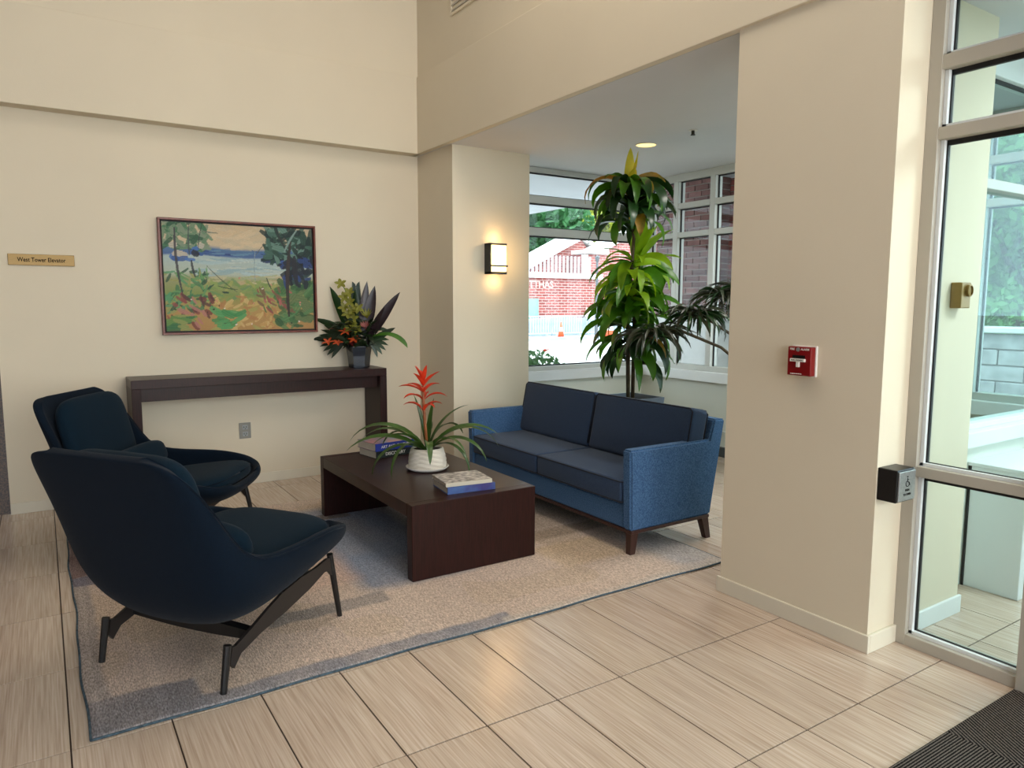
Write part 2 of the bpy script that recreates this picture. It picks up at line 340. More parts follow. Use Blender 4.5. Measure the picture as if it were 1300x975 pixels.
# floor: grout bed with every tile on it
floor = struct('floor', bxb(-4.2, 5.56, -5.2, 6.1, -.15, -.004), M['grout'])
TX, TY, Y0 = .30416, .6202, 2.0196
def tile_bm(x0=0, y0=0):
    bm = BM(); g = .0026
    return box(bm, x0+g, x0+TX-g, y0+g+.001, y0+TY-g-.001, -.012, 0, .0005, 1)
tm = bpy.data.meshes.new('tile'); bm = tile_bm(-TX/2, -TY/2); bm.to_mesh(tm); bm.free(); tm.materials.append(M['tile'])
rest = BM(); fl_off = floor.location
for i in range(-14, 19):
    for j in range(-12, 7):
        x, y = i*TX, Y0+j*TY
        if x+TX > 5.56 or y+TY > 6.4 or x < -4.2 or y < -5.2: continue
        if 1.9 < x and y+TY < 1.2 and x+TX < 3.02: pass
        near = (-4 <= i <= 17) and (-1 <= j <= 6) and not (i < 3 and j < 0)
        if near:
            o = bpy.data.objects.new('tile', tm); C.objects.link(o); o.parent = floor
            o.location = (x+TX/2-fl_off.x, y+TY/2-fl_off.y, -fl_off.z)
        else:
            box(rest, x+.0022, x+TX-.0022, y+.0022, y+TY-.0022, -.012, 0)
rest.transform(Matrix.Translation(-fl_off)); obj('tile', rest, M['tile'], floor, kind='stuff')
# walls of the hall
struct('wall_back', bxb(-.25, 2.87, 5.94, 6.1, 0, CZ+.1), M['wall'])
struct('wall_elevator', bxb(-4.2, -.25, 5.965, 6.1, 0, CZ+.1), M['granite'])
struct('trim_1', bxb(-4.2, 2.84, 5.815, 6.1, CZ, 3.37, .004), M['wall'])
struct('wall_back_upper', bxb(-4.2, 2.84, 5.832, 6.1, 3.37, 4.8), M['wall'])
struct('trim_2', bxb(2.81, 2.86, -5.2, 6.1, CZ, 3.37, .004), M['wall'])
struct('wall_right_upper', bxb(2.828, 3.35, -5.2, 6.1, 3.37, 4.8), M['wall'])
struct('wall_column', bxb(2.87, 3.63, 5.30, 6.1, 0, CZ), M['wall'])
struct('wall_pillar', bxb(2.83, 3.58, 1.607, 2.39, 0, CZ), M['wall'])
struct('wall_left', bxb(-4.35, -4.2, -5.2, 6.1, 0, 4.8), M['granite'])  # unseen wall; dark granite chosen to limit light bouncing onto the pillar
struct('ceiling', bxb(-4.35, 3.35, -5.3, 6.1, 4.8, 4.95), M['ceil'])
bm = BM(); box(bm, -4.35, -3.2, -5.3, -5.1, 0, 4.8); box(bm, 1.8, 5.56, -5.3, -5.1, 0, 4.8); box(bm, -3.2, 1.8, -5.3, -5.1, 4.0, 4.8); box(bm, -3.2, 1.8, -5.3, -5.1, 0, .7)
struct('wall_front', bm, M['wall'])
struct('wall_right_lower', bxb(3.0, 3.2, -5.2, -1.5, 0, CZ), M['wall'])
# alcove
struct('ceiling_alcove', bxb(2.86, 5.56, 1.85, 6.1, CZ, 2.9), M['ceil'])
struct('wall_alcove_back', bxb(3.63, 5.56, 5.74, 5.9, 0, .70), M['wallcool'])
struct('wall_alcove_right', bxb(5.41, 5.56, 1.95, 5.74, 0, .70), M['wallcool'])
# baseboards
struct('baseboard_back', bxb(-.25, 2.87, 5.926, 5.94, 0, .078, .003), M['base'])
struct('baseboard_right', bxb(2.856, 2.87, 5.286, 5.926, 0, .078, .003), M['base'])
struct('baseboard_column', bxb(2.87, 3.63, 5.286, 5.30, 0, .078, .003), M['base'])
bm = BM(); box(bm, 2.816, 2.83, 1.593, 2.404, 0, .078, .003); box(bm, 2.83, 3.03, 1.593, 1.607, 0, .078, .003)
struct('baseboard_pillar', bm, M['base'])
struct('baseboard_vestibule', bxb(3.14, 3.594, 1.593, 1.607, 0, .085, .003), M['white'])
struct('baseboard_alcove', bxb(5.37, 5.41, 1.95, 5.74, 0, .09), M['darkbase'])
struct('trim_3', bxb(5.395, 5.41, 1.95, 5.74, .235, .245), M['white'])

# ---- window_1: alcove back window; window_2: alcove side window
def window_back():
    t = thing('window_1', loc=(3.63, 5.74, .70), kind='structure')
    f = BM()
    box(f, 3.63, 5.41, 5.74, 5.84, 2.69, CZ, .003, 1); box(f, 3.63, 5.41, 5.74, 5.84, .80, .84, .003, 1)
    box(f, 5.36, 5.41, 5.74, 5.84, .84, 2.69, .003, 1); obj('window_frame', f, M['frame'], t, world=True)
    for z0, z1 in ((2.405, 2.475), (2.10, 2.176)): obj('transom_bar', bxb(3.63, 5.36, 5.745, 5.835, z0, z1, .003, 1), M['frame'], t, world=True)
    for z0, z1 in ((.84, 2.10), (2.176, 2.405), (2.475, 2.69)):
        obj('pane', bxb(3.63, 5.36, 5.785, 5.793, z0, z1), M['glass'], t, world=True)
        g = BM(); box(g, 3.63, 5.36, 5.775, 5.785, z1-.015, z1); box(g, 3.63, 5.36, 5.793, 5.805, z0, z0+.012)
        box(g, 5.345, 5.36, 5.775, 5.785, z0, z1)
        obj('gasket', g, M['gasket'], t, world=True)
    obj('window_sill', bxb(3.63, 5.41, 5.69, 5.84, .70, .80, .006), M['white'], t, world=True)
window_back()
def window_side():
    t = thing('window_2', loc=(5.41, 1.95, .70), kind='structure')
    f = BM()
    box(f, 5.41, 5.51, 1.95, 5.84, 2.665, CZ, .003, 1); box(f, 5.41, 5.51, 1.95, 5.74, .80, .85, .003, 1); box(f, 5.41, 5.51, 5.66, 5.84, .70, CZ, .003, 1)
    obj('window_frame', f, M['frame'], t, world=True)
    ys = [5.66]+[5.30-.474*k for k in range(8)]
    edges = []
    for k, y in enumerate(ys[1:]):
        obj('mullion', bxb(5.41, 5.51, y-.032, y+.032, .85, 2.665, .003, 1), M['frame'], t, world=True)
    for k in range(8):
        y1 = ys[k] if k == 0 else ys[k]-.032; y0 = ys[k+1]+.032
        edges.append((y0, y1))
        for z0, z1 in ((2.395, 2.45), (2.112, 2.165)): obj('transom_bar', bxb(5.412, 5.505, y0, y1, z0, z1, .003, 1), M['frame'], t, world=True)
        for z0, z1 in ((.85, 2.112), (2.165, 2.395), (2.45, 2.665)):
            obj('pane', bxb(5.462, 5.47, y0, y1, z0, z1), M['glass'], t, world=True)
            g = BM(); box(g, 5.45, 5.462, y0, y1, z1-.012, z1); box(g, 5.45, 5.462, y1-.012, y1, z0, z1)
            obj('gasket', g, M['gasket'], t, world=True)
    obj('window_sill', bxb(5.36, 5.51, 1.95, 5.70, .70, .80, .006), M['white'], t, world=True)
window_side()
# ---- vestibule: ceiling, far windows, partition towards the alcove
struct('ceiling_vestibule', bxb(2.865, 5.56, -1.6, 1.85, 2.70, 2.9), M['ceil'])
struct('wall_vestibule_front', bxb(3.2, 5.56, -1.7, -1.5, 0, 2.9), M['wallcool'])
def partition():
    struct('wall_partition', bxb(3.58, 5.41, 1.77, 1.92, 0, .735), M['wallcool'])
    t = thing('window_3', loc=(3.58, 1.77, .735), kind='structure')
    obj('window_sill', bxb(3.58, 5.41, 1.73, 1.95, .735, .815, .005), M['white'], t, world=True)
    f = BM(); box(f, 3.58, 5.41, 1.78, 1.88, .815, .845, .003, 1); box(f, 3.58, 5.41, 1.78, 1.88, 2.57, 2.70, .003, 1); box(f, 3.58, 3.615, 1.78, 1.88, .845, 2.57, .003, 1)
    obj('window_frame', f, M['white'], t, world=True)
    obj('transom_bar', bxb(3.615, 5.41, 1.78, 1.88, 2.03, 2.08, .003, 1), M['frame'], t, world=True)
    obj('mullion', bxb(4.9, 4.96, 1.78, 1.88, .845, 2.57, .003, 1), M['frame'], t, world=True)
    for z0, z1 in ((.845, 2.03), (2.08, 2.57)):
        for x0, x1 in ((3.615, 4.9), (4.96, 5.41)): obj('pane', bxb(x0, x1, 1.826, 1.834, z0, z1), M['glass2'], t, world=True)
    g = BM(); box(g, 3.615, 5.41, 1.81, 1.826, 2.555, 2.57); obj('gasket', g, M['gasket'], t, world=True)
partition()
def window_vest():
    struct('wall_vestibule_right', bxb(5.41, 5.56, -1.5, 1.95, 0, .70), M['wallcool'])
    t = thing('window_4', loc=(5.41, -1.5, .70), kind='structure')
    f = BM(); box(f, 5.41, 5.51, -1.5, 1.95, 2.62, 2.74); box(f, 5.41, 5.51, -1.5, 1.95, .70, .85)
    for y in (-1.5, -.4, .7, 1.88): box(f, 5.41, 5.51, y, y+.07, .85, 2.62)
    obj('window_frame', f, M['frame'], t, world=True)
    for y in (-1.43, -.33, .77): obj('pane', bxb(5.46, 5.468, y, y+1.1, .85, 2.62), M['glass'], t, world=True)
window_vest()
# heater cabinet in the vestibule
t = thing('heater_cabinet', 'white boxed heater cabinet standing in the vestibule beyond the door glass', 'cabinet', (4.6, 1.6, 0))
obj('cabinet_body', bxb(3.96, 5.34, 1.50, 1.768, 0, .635, .004), M['white'], t, world=True)
obj('cabinet_top', bxb(3.95, 5.35, 1.49, 1.768, .635, .655, .004), M['white'], t, world=True)
obj('end_seam', bxb(3.955, 3.96, 1.752, 1.764, 0, .635), M['gasket'], t, world=True)

# ---- glazed screen beside the entrance door (window_5) and the door stile
def screen():
    t = thing('window_5', loc=(3.08, 1.607, 0), kind='structure')
    fr = M['frame2']; y1 = 1.607; y0 = 1.13
    obj('jamb', bxb(3.03, 3.14, 1.555, y1, 0, 2.70, .002, 1), fr, t, world=True)
    H = [(0, .05), (.742, .785), (2.108, 2.155), (2.378, 2.432), (2.66, 2.70)]
    for z0, z1 in H: obj('rail', bxb(3.03, 3.14, -1.5, 1.555, z0, z1, .002, 1), fr, t, world=True)
    for (a, z0), (z1, b) in zip(H, H[1:]):
        if z0 < .1:
            segs = ((y0, 1.555),)
        else: segs = ((y0, 1.555),)
        for s0, s1 in segs:
            obj('pane', bxb(3.088, 3.096, s0, s1, z0, z1), M['glass2'], t, world=True)
            g = BM(); box(g, 3.074, 3.088, s1-.022, s1, z0, z1); box(g, 3.074, 3.088, s0, s1, z1-.02, z1)
            if z0 < 1: box(g, 3.074, 3.088, s0, s1, z0, z0+.016)
            obj('gasket', g, M['gasket'], t, world=True)
            b = BM(); box(b, 3.056, 3.074, s1-.016, s1, z0, z1, .001, 1); box(b, 3.056, 3.074, s0, s1, z0, z0+.014)
            obj('glazing_bead', b, M['white'], t, world=True)
    obj('mullion', bxb(3.02, 3.14, 1.06, 1.13, 0, 2.66, .002, 1), fr, t, world=True)
    d = thing('door_1', loc=(3.08, .6, 0), kind='structure')
    f = BM(); box(f, 3.04, 3.09, .96, 1.055, .01, 2.10, .002, 1); box(f, 3.04, 3.09, .05, .14, .01, 2.10, .002, 1); box(f, 3.04, 3.09, .14, .96, .01, .26, .002, 1); box(f, 3.04, 3.09, .14, .96, 1.98, 2.10, .002, 1)
    obj('door_frame', f, fr, d, world=True)
    obj('pane', bxb(3.06, 3.068, .14, .96, .26, 1.98), M['glass2'], d, world=True)
    obj('transom_pane', bxb(3.088, 3.096, -1.5, 1.06, 2.155, 2.66), M['glass2'], t, world=True)
    obj('side_pane', bxb(3.088, 3.096, -1.5, .0, .05, 2.10), M['glass2'], t, world=True)
screen()

# ================================================================== WALL THINGS
# painting
def painting():
    t = thing('framed_painting', 'abstract landscape painting with a blue lake in a thin red-brown frame', 'painting', (1.338, 5.94, 1.216))
    x0, x1, z0, z1 = .754, 1.922, 1.216, 2.077; fwid = .016
    f = BM()
    box(f, x0, x1, 5.895, 5.938, z0, z0+fwid, .002, 1); box(f, x0, x1, 5.895, 5.938, z1-fwid, z1, .002, 1)
    box(f, x0, x0+fwid, 5.895, 5.938, z0+fwid, z1-fwid, .002, 1); box(f, x1-fwid, x1, 5.895, 5.938, z0+fwid, z1-fwid, .002, 1)
    obj('picture_frame', f, M['framewood'], t, world=True)
    obj('shadow_gap', bxb(x0+fwid, x1-fwid, 5.925, 5.936, z0+fwid, z1-fwid), M['gasket'], t, world=True)
    a, b, c, d = x0+fwid+.012, x1-fwid-.012, z0+fwid+.012, z1-fwid-.012
    W, H = 300, 216
    rs = np.random.RandomState(5)
    def s(r, g, b_): return np.array(lin(r, g, b_)[:3])
    img = np.zeros((H, W, 3)); U, V = np.meshgrid(np.linspace(0, 1, W), np.linspace(0, 1, H))
    bands = [(0, s(196, 170, 128)), (.2, s(200, 176, 136)), (.235, s(70, 110, 150)), (.29, s(60, 96, 150)), (.31, s(160, 180, 176)), (.46, s(172, 182, 160)), (.52, s(150, 150, 96)), (.66, s(128, 144, 62)), (.8, s(180, 138, 60)), (1, s(176, 128, 56))]
    vs = np.array([q[0] for q in bands]); cs = np.array([q[1] for q in bands])
    for k in range(3): img[..., k] = np.interp(V + .012*np.sin(U*9), vs, cs[:, k])
    def stroke(u, v, ln, wd, ang, col, al=.9):
        ca, sa = math.cos(ang), math.sin(ang); X = (U-u)*1.36; Y = V-v
        p = X*ca + Y*sa; q = -X*sa + Y*ca + .12*p*p/ max(ln, .01)
        m = (np.abs(p) < ln/2) & (np.abs(q) < wd/2*(1-.5*(2*p/ln)**2))
        st = 1 + .13*np.sin(q/wd*19 + rs.rand()*6)
        img[m] = img[m]*(1-al) + (col*(st[m][:, None]))*al
    def zone(n, ur, vr, ln, wd, ang, cols, al=.85):
        for _ in range(n):
            c_ = s(*cols[rs.randint(len(cols))])
            stroke(rs.uniform(*ur), rs.uniform(*vr), rs.uniform(*ln), rs.uniform(*wd), rs.uniform(*ang), c_, al)
    zone(60, (.2, .75), (0, .22), (.08, .2), (.02, .05), (-.5, .5), [(204, 172, 126), (196, 176, 140), (186, 172, 138), (212, 184, 140)], .5)
    zone(26, (.2, .9), (.24, .30), (.1, .25), (.012, .025), (-.1, .1), [(58, 104, 156), (44, 82, 140), (84, 130, 160), (34, 60, 120)])
    zone(12, (.7, 1), (.26, .38), (.1, .2), (.03, .06), (-.1, .1), [(30, 50, 110), (36, 84, 160), (28, 44, 88)])
    zone(46, (.22, .78), (.32, .48), (.1, .28), (.012, .035), (-.12, .12), [(166, 190, 188), (150, 176, 178), (182, 190, 176), (130, 164, 172)], .7)
    zone(30, (.2, .8), (.48, .56), (.08, .2), (.012, .03), (-.2, .2), [(186, 160, 110), (160, 168, 108), (190, 178, 130)], .7)
    zone(70, (.25, .75), (.54, .72), (.05, .14), (.012, .04), (-1, 1), [(136, 160, 70), (120, 148, 66), (160, 160, 72), (98, 140, 84)], .75)
    zone(80, (.3, .75), (.68, 1), (.04, .13), (.02, .05), (-1.4, 1.4), [(190, 140, 56), (196, 160, 76), (176, 118, 50), (160, 156, 66), (206, 168, 92)], .8)
    zone(90, (0, .3), (.45, .82), (.04, .14), (.01, .04), (-1.6, 1.6), [(60, 120, 72), (96, 150, 80), (150, 150, 74), (40, 84, 60), (74, 150, 96)], .85)
    zone(26, (.0, .3), (.68, .95), (.05, .13), (.02, .05), (.3, 1.4), [(120, 50, 48), (146, 66, 58), (92, 48, 50), (180, 110, 96)], .85)
    zone(22, (.0, .18), (.86, 1), (.08, .16), (.03, .06), (-.4, .4), [(96, 140, 60), (140, 150, 70), (50, 112, 62)], .9)
    zone(14, (.32, .48), (.82, .97), (.08, .16), (.03, .07), (-.6, .6), [(60, 140, 72), (74, 156, 84), (48, 116, 66)], .9)
    zone(70, (.74, 1), (.55, .98), (.06, .18), (.03, .08), (-1, 1), [(62, 110, 58), (80, 128, 70), (50, 92, 52), (98, 118, 66)], .85)
    zone(30, (.6, .85), (.6, .84), (.04, .11), (.012, .03), (.2, 1.5), [(176, 86, 76), (150, 66, 60), (120, 90, 60), (70, 110, 60)], .9)
    zone(70, (0, .28), (0, .24), (.06, .16), (.02, .05), (-1.5, 1.5), [(62, 118, 78), (44, 92, 64), (96, 132, 96), (120, 140, 110)], .9)
    zone(14, (.06, .24), (.2, .34), (.05, .1), (.03, .06), (-.3, .6), [(46, 104, 180), (40, 84, 150), (180, 170, 150)], .9)
    zone(110, (.68, 1), (0, .32), (.06, .18), (.03, .07), (-1.6, 1.6), [(38, 74, 62), (60, 100, 84), (28, 52, 50), (92, 132, 116)], .9)
    zone(50, (.8, 1), (.30, .56), (.06, .16), (.03, .06), (-1.5, 1.5), [(34, 44, 54), (30, 60, 120), (44, 70, 70), (26, 34, 44)], .9)
    for u, v, l, w_, an, c_ in ((.08, .35, .6, .022, 1.5, (62, 60, 66)), (.16, .15, .3, .012, 1.6, (70, 84, 80)), (.23, .12, .25, .008, 1.75, (60, 70, 66)), (.2, .28, .07, .06, .6, (36, 40, 50)), (.18, .42, .16, .02, 1.4, (50, 54, 60)),
                                (.815, .5, .75, .036, 1.62, (62, 50, 48)), (.87, .42, .3, .05, 1.5, (40, 42, 50)), (.79, .16, .3, .02, 1.1, (46, 54, 52)), (.84, .12, .26, .02, 2.1, (120, 150, 140)), (.36, .52, .36, .008, .75, (70, 84, 60)), (.40, .6, .18, .01, .18, (56, 80, 50)), (.385, .64, .06, .02, .1, (36, 66, 60)), (.585, .38, .3, .008, 1.6, (130, 150, 150)), (.62, .23, .12, .006, 2.2, (90, 96, 84)), (.68, .55, .12, .012, 1.2, (40, 60, 50)), (.30, .08, .14, .012, .1, (110, 116, 96))):
        stroke(u, v, l, w_, an, s(*c_), .92)
    zone(20, (.05, .95), (.5, .95), (.01, .025), (.008, .016), (-1, 1), [(220, 200, 190), (30, 50, 40), (200, 170, 70), (210, 120, 100)], .95)
    img = np.clip(img*(1+rs.normal(0, .03, (H, W, 1))), 0, 1); img = img*.8+img.mean(axis=2, keepdims=True)*.2
    xs = np.linspace(a, b, W); zs = np.linspace(d, c, H)
    co = np.zeros((H, W, 3)); co[..., 0] = xs[None, :]; co[..., 1] = 5.912; co[..., 2] = zs[:, None]
    co = co.reshape(-1, 3) - np.array([1.338, 5.94, 1.216])
    idx = np.arange(H*W).reshape(H, W); q = np.stack([idx[1:, :-1], idx[1:, 1:], idx[:-1, 1:], idx[:-1, :-1]], -1).reshape(-1, 4)
    me = grid_mesh('canvas', co, q, img.reshape(-1, 3)); finish('canvas', me, attr_mat('abstract_painting_print', .55, bump=.15, bump_s=120), t)
    obj('canvas_edge', bxb(a, b, 5.913, 5.93, c, d), M['pages'], t, world=True)
def grid_mesh(name, co, q, col):
    me = bpy.data.meshes.new(name); n = len(co)
    me.vertices.add(n); me.vertices.foreach_set('co', np.ascontiguousarray(co, dtype=np.float32).ravel())
    me.loops.add(len(q)*4); me.loops.foreach_set('vertex_index', q.astype(np.int32).ravel())
    me.polygons.add(len(q)); me.polygons.foreach_set('loop_start', np.arange(0, len(q)*4, 4, dtype=np.int32))
    me.update(calc_edges=True); me.validate()
    ca = me.color_attributes.new('Col', 'FLOAT_COLOR', 'POINT')
    ca.data.foreach_set('color', np.concatenate([col, np.ones((n, 1))], 1).astype(np.float32).ravel()); return me
painting()
# brass elevator sign
t = thing('wall_sign', 'small brass plaque with dark lettering on the cream wall left of the painting', 'sign', (.03, 5.94, 1.705))
obj('plaque', bxb(-.161, .222, 5.93, 5.939, 1.705, 1.780, .002, 1), M['brass'], t, world=True)
text('lettering', 'West Tower Elevator', .040, M['ink'], t, face_mw((.0305, 5.9295, 1.742), (0, -1, 0)), .0006, sx=.78)
# outlet
t = thing('power_outlet', 'grey duplex power outlet low on the wall under the console table', 'outlet', (1.32, 5.94, .375))
obj('cover_plate', bxb(1.274, 1.364, 5.934, 5.939, .375, .503, .003), M['greyp'], t, world=True)
for z in (.412, .466):
    obj('socket', bxb(1.298, 1.340, 5.931, 5.934, z-.018, z+.018, .002, 1), M['steel'], t, world=True)
    b = BM(); box(b, 1.308, 1.312, 5.9302, 5.9312, z-.004, z+.009); box(b, 1.326, 1.330, 5.9302, 5.9312, z-.004, z+.009); box(b, 1.316, 1.322, 5.9302, 5.9312, z-.014, z-.008); obj('slots', b, M['blackp'], t, world=True)
# wall sconce
t = thing('wall_sconce', 'lit wall lamp with dark metal frame and warm glass on the column', 'lamp', (3.258, 5.30, 1.70))
x0, x1 = 3.172, 3.345
obj('back_plate', bxb(x0, x1, 5.285, 5.299, 1.70, 1.957, .002, 1), M['blackmetal'], t, world=True)
obj('diffuser', bxb(x0+.018, x1-.006, 5.215, 5.284, 1.722, 1.940, .004), M['lampglow'], t, world=True)
f = BM(); box(f, x0, x1-.004, 5.208, 5.285, 1.70, 1.720, .002, 1); box(f, x0, x1-.004, 5.208, 5.285, 1.942, 1.957, .002, 1); box(f, x0, x0+.015, 5.208, 5.285, 1.70, 1.957, .002, 1)
obj('lamp_frame', f, M['blackmetal'], t, world=True)
obj('cross_bar', bxb(x0, x1+.003, 5.205, 5.214, 1.762, 1.776, .001, 1), M['blackmetal'], t, world=True)
pl = bpy.data.lights.new('sconce_bulb', 'POINT'); pl.energy = 3.5; pl.color = (1, .62, .28); pl.shadow_soft_size = .04
po = bpy.data.objects.new('sconce_bulb', pl); C.objects.link(po); po.location = (3.27, 5.17, 1.86)
for zz in (2.0, 1.65):
    pl = bpy.data.lights.new('sconce_spill', 'POINT'); pl.energy = .9; pl.color = (1, .62, .28); pl.shadow_soft_size = .03
    po = bpy.data.objects.new('sconce_spill', pl); C.objects.link(po); po.location = (3.27, 5.22, zz)
# fire alarm on the pillar (faces -X)
t = thing('fire_alarm_pull_station', 'red fire alarm pull box with white T handle on the pillar', 'fire alarm', (2.83, 1.96, 1.143))
obj('backing_plate', bxb(2.816, 2.829, 1.898, 2.022, 1.140, 1.275, .003), M['whitep'], t, world=True)
obj('box_body', bxb(2.782, 2.816, 1.902, 2.018, 1.144, 1.271, .004), M['red'], t, world=True)
obj('slot_recess', bxb(2.7805, 2.783, 1.930, 1.992, 1.220, 1.234), M['blackp'], t, world=True)
b = BM(); box(b, 2.770, 2.782, 1.926, 1.998, 1.206, 1.219, .001, 1); box(b, 2.772, 2.782, 1.954, 1.968, 1.182, 1.206, .001, 1); obj('pull_handle', b, M['whitep'], t, world=True)
b = BM(); lathe(b, [(.009, 0), (.009, .003), (.004, .003), (.004, .004)], 20); b.transform(face_mw((2.782, 1.966, 1.259), (-1, 0, 0))); obj('key_lock', b, M['steel'], t, world=True)
text('lettering', 'FIRE', .013, M['whitep'], t, face_mw((2.7815, 1.995, 1.260), (-1, 0, 0)), .0003)
text('lettering', 'ALARM', .013, M['whitep'], t, face_mw((2.7815, 1.932, 1.260), (-1, 0, 0)), .0003)
text('lettering', 'PULL DOWN', .0095, M['ink'], t, face_mw((2.7695, 1.962, 1.2125), (-1, 0, 0)), .0002)
b = BM()
for k in range(9): box(b, 2.7812, 2.782, 1.945+k*.0065, 1.949+k*.0065, 1.150, 1.154)
obj('small_print', b, M['whitep'], t, world=True)
# accessible door push plate on the pillar return (faces -Y)
t = thing('door_push_button', 'black box with steel accessible door push plate on the pillar edge', 'push button', (2.9, 1.6, .66))
obj('housing', bxb(2.835, 2.965, 1.525, 1.606, .660, .795, .004), M['blackp'], t, world=True)
obj('push_plate', bxb(2.841, 2.960, 1.517, 1.525, .667, .788, .002, 1), M['steel'], t, world=True)
mw = lambda x, z: face_mw((x, 1.5165, z), (0, -1, 0))
b = BM()   # wheelchair symbol
cx, cz = 2.900, .748
tube(b, [(cx+.013*math.cos(a_), 1.5165, cz-.010+.013*math.sin(a_)) for a_ in [R(130+20*k) for k in range(13)]], .0014, 5)
tube(b, [(cx-.002, 1.5165, cz+.012), (cx-.001, 1.5165, cz-.004), (cx+.009, 1.5165, cz-.005), (cx+.014, 1.5165, cz-.018), (cx+.018, 1.5165, cz-.017)], .0016, 5)
tube(b, [(cx-.002, 1.5165, cz+.005), (cx+.008, 1.5165, cz+.005)], .0013, 5)
bmesh.ops.create_uvsphere(b, u_segments=8, v_segments=6, radius=.0032, matrix=Matrix.Translation((cx-.003, 1.5165, cz+.018)))
obj('wheelchair_symbol', b, M['ink'], t, world=True)
text('lettering', 'PUSH', .013, M['ink'], t, mw(2.9, .710), .0003); text('lettering', 'TO OPEN', .013, M['ink'], t, mw(2.9, .692), .0003)
# brass lock box on vestibule side of pillar
t = thing('key_lock_box', 'small brass box with round lock on the white pillar face behind the glass', 'lock box', (3.36, 1.607, 1.44))
obj('lock_body', bxb(3.318, 3.400, 1.560, 1.606, 1.441, 1.552, .004), M['brass'], t, world=True)
b = BM(); lathe(b, [(.026, 0), (.026, .012), (.020, .014), (.020, .008), (.004, .008)], 24); b.transform(Matrix.Diagonal((.9, 1, 1, 1))); b.transform(face_mw((3.372, 1.56, 1.517), (0, -1, 0)))
obj('lock_ring', b, M['brass'], t, world=True, label='round brass lock cylinder')
# alcove ceiling: downlight, sprinkler; hall vent
t = thing('recessed_downlight', 'lit round downlight in the alcove ceiling above the tall plant', 'light', (4.19, 4.45, CZ))
b = BM(); tube(b, [(.084*math.cos(2*PI*k/32), .084*math.sin(2*PI*k/32), -.002) for k in range(33)], .006, 6, cap=False); obj('trim_ring', b, M['whitep'], t)
b = BM(); lathe(b, [(.079, -.004), (.079, -.001)], 32); obj('lens', b, M['canglow'], t)
t = thing('fire_sprinkler', 'small dark sprinkler head in the alcove ceiling near the pillar', 'sprinkler', (4.14, 3.9, CZ))
b = BM(); lathe(b, [(.034, -.003), (.034, 0)], 20); obj('escutcheon', b, M['whitep'], t)
b = BM(); tube(b, [(0, 0, -.003), (0, 0, -.028)], .012, 8); lathe(b, [(.018, -.036), (.018, -.032)], 12); tube(b, [(.012, 0, -.02), (.014, 0, -.034)], .003, 5); tube(b, [(-.012, 0, -.02), (-.014, 0, -.034)], .003, 5); obj('sprinkler_head', b, M['blackp'], t)
t = thing('air_vent', 'cream air grille high on the right wall, cut by the picture edge', 'vent', (2.828, 5.0, 3.70))
b = BM(); box(b, 2.815, 2.828, 5.20, 5.22, 3.68, 4.12); box(b, 2.815, 2.828, 4.50, 4.52, 3.68, 4.12); box(b, 2.815, 2.828, 4.52, 5.20, 3.68, 3.70); box(b, 2.815, 2.828, 4.52, 5.20, 4.10, 4.12); obj('vent_frame', b, M['wall'], t, world=True)
for k in range(10): obj('slat', bxb(2.818, 2.826, 4.52, 5.20, 3.71+k*.04, 3.722+k*.04), M['frame2'], t, world=True)

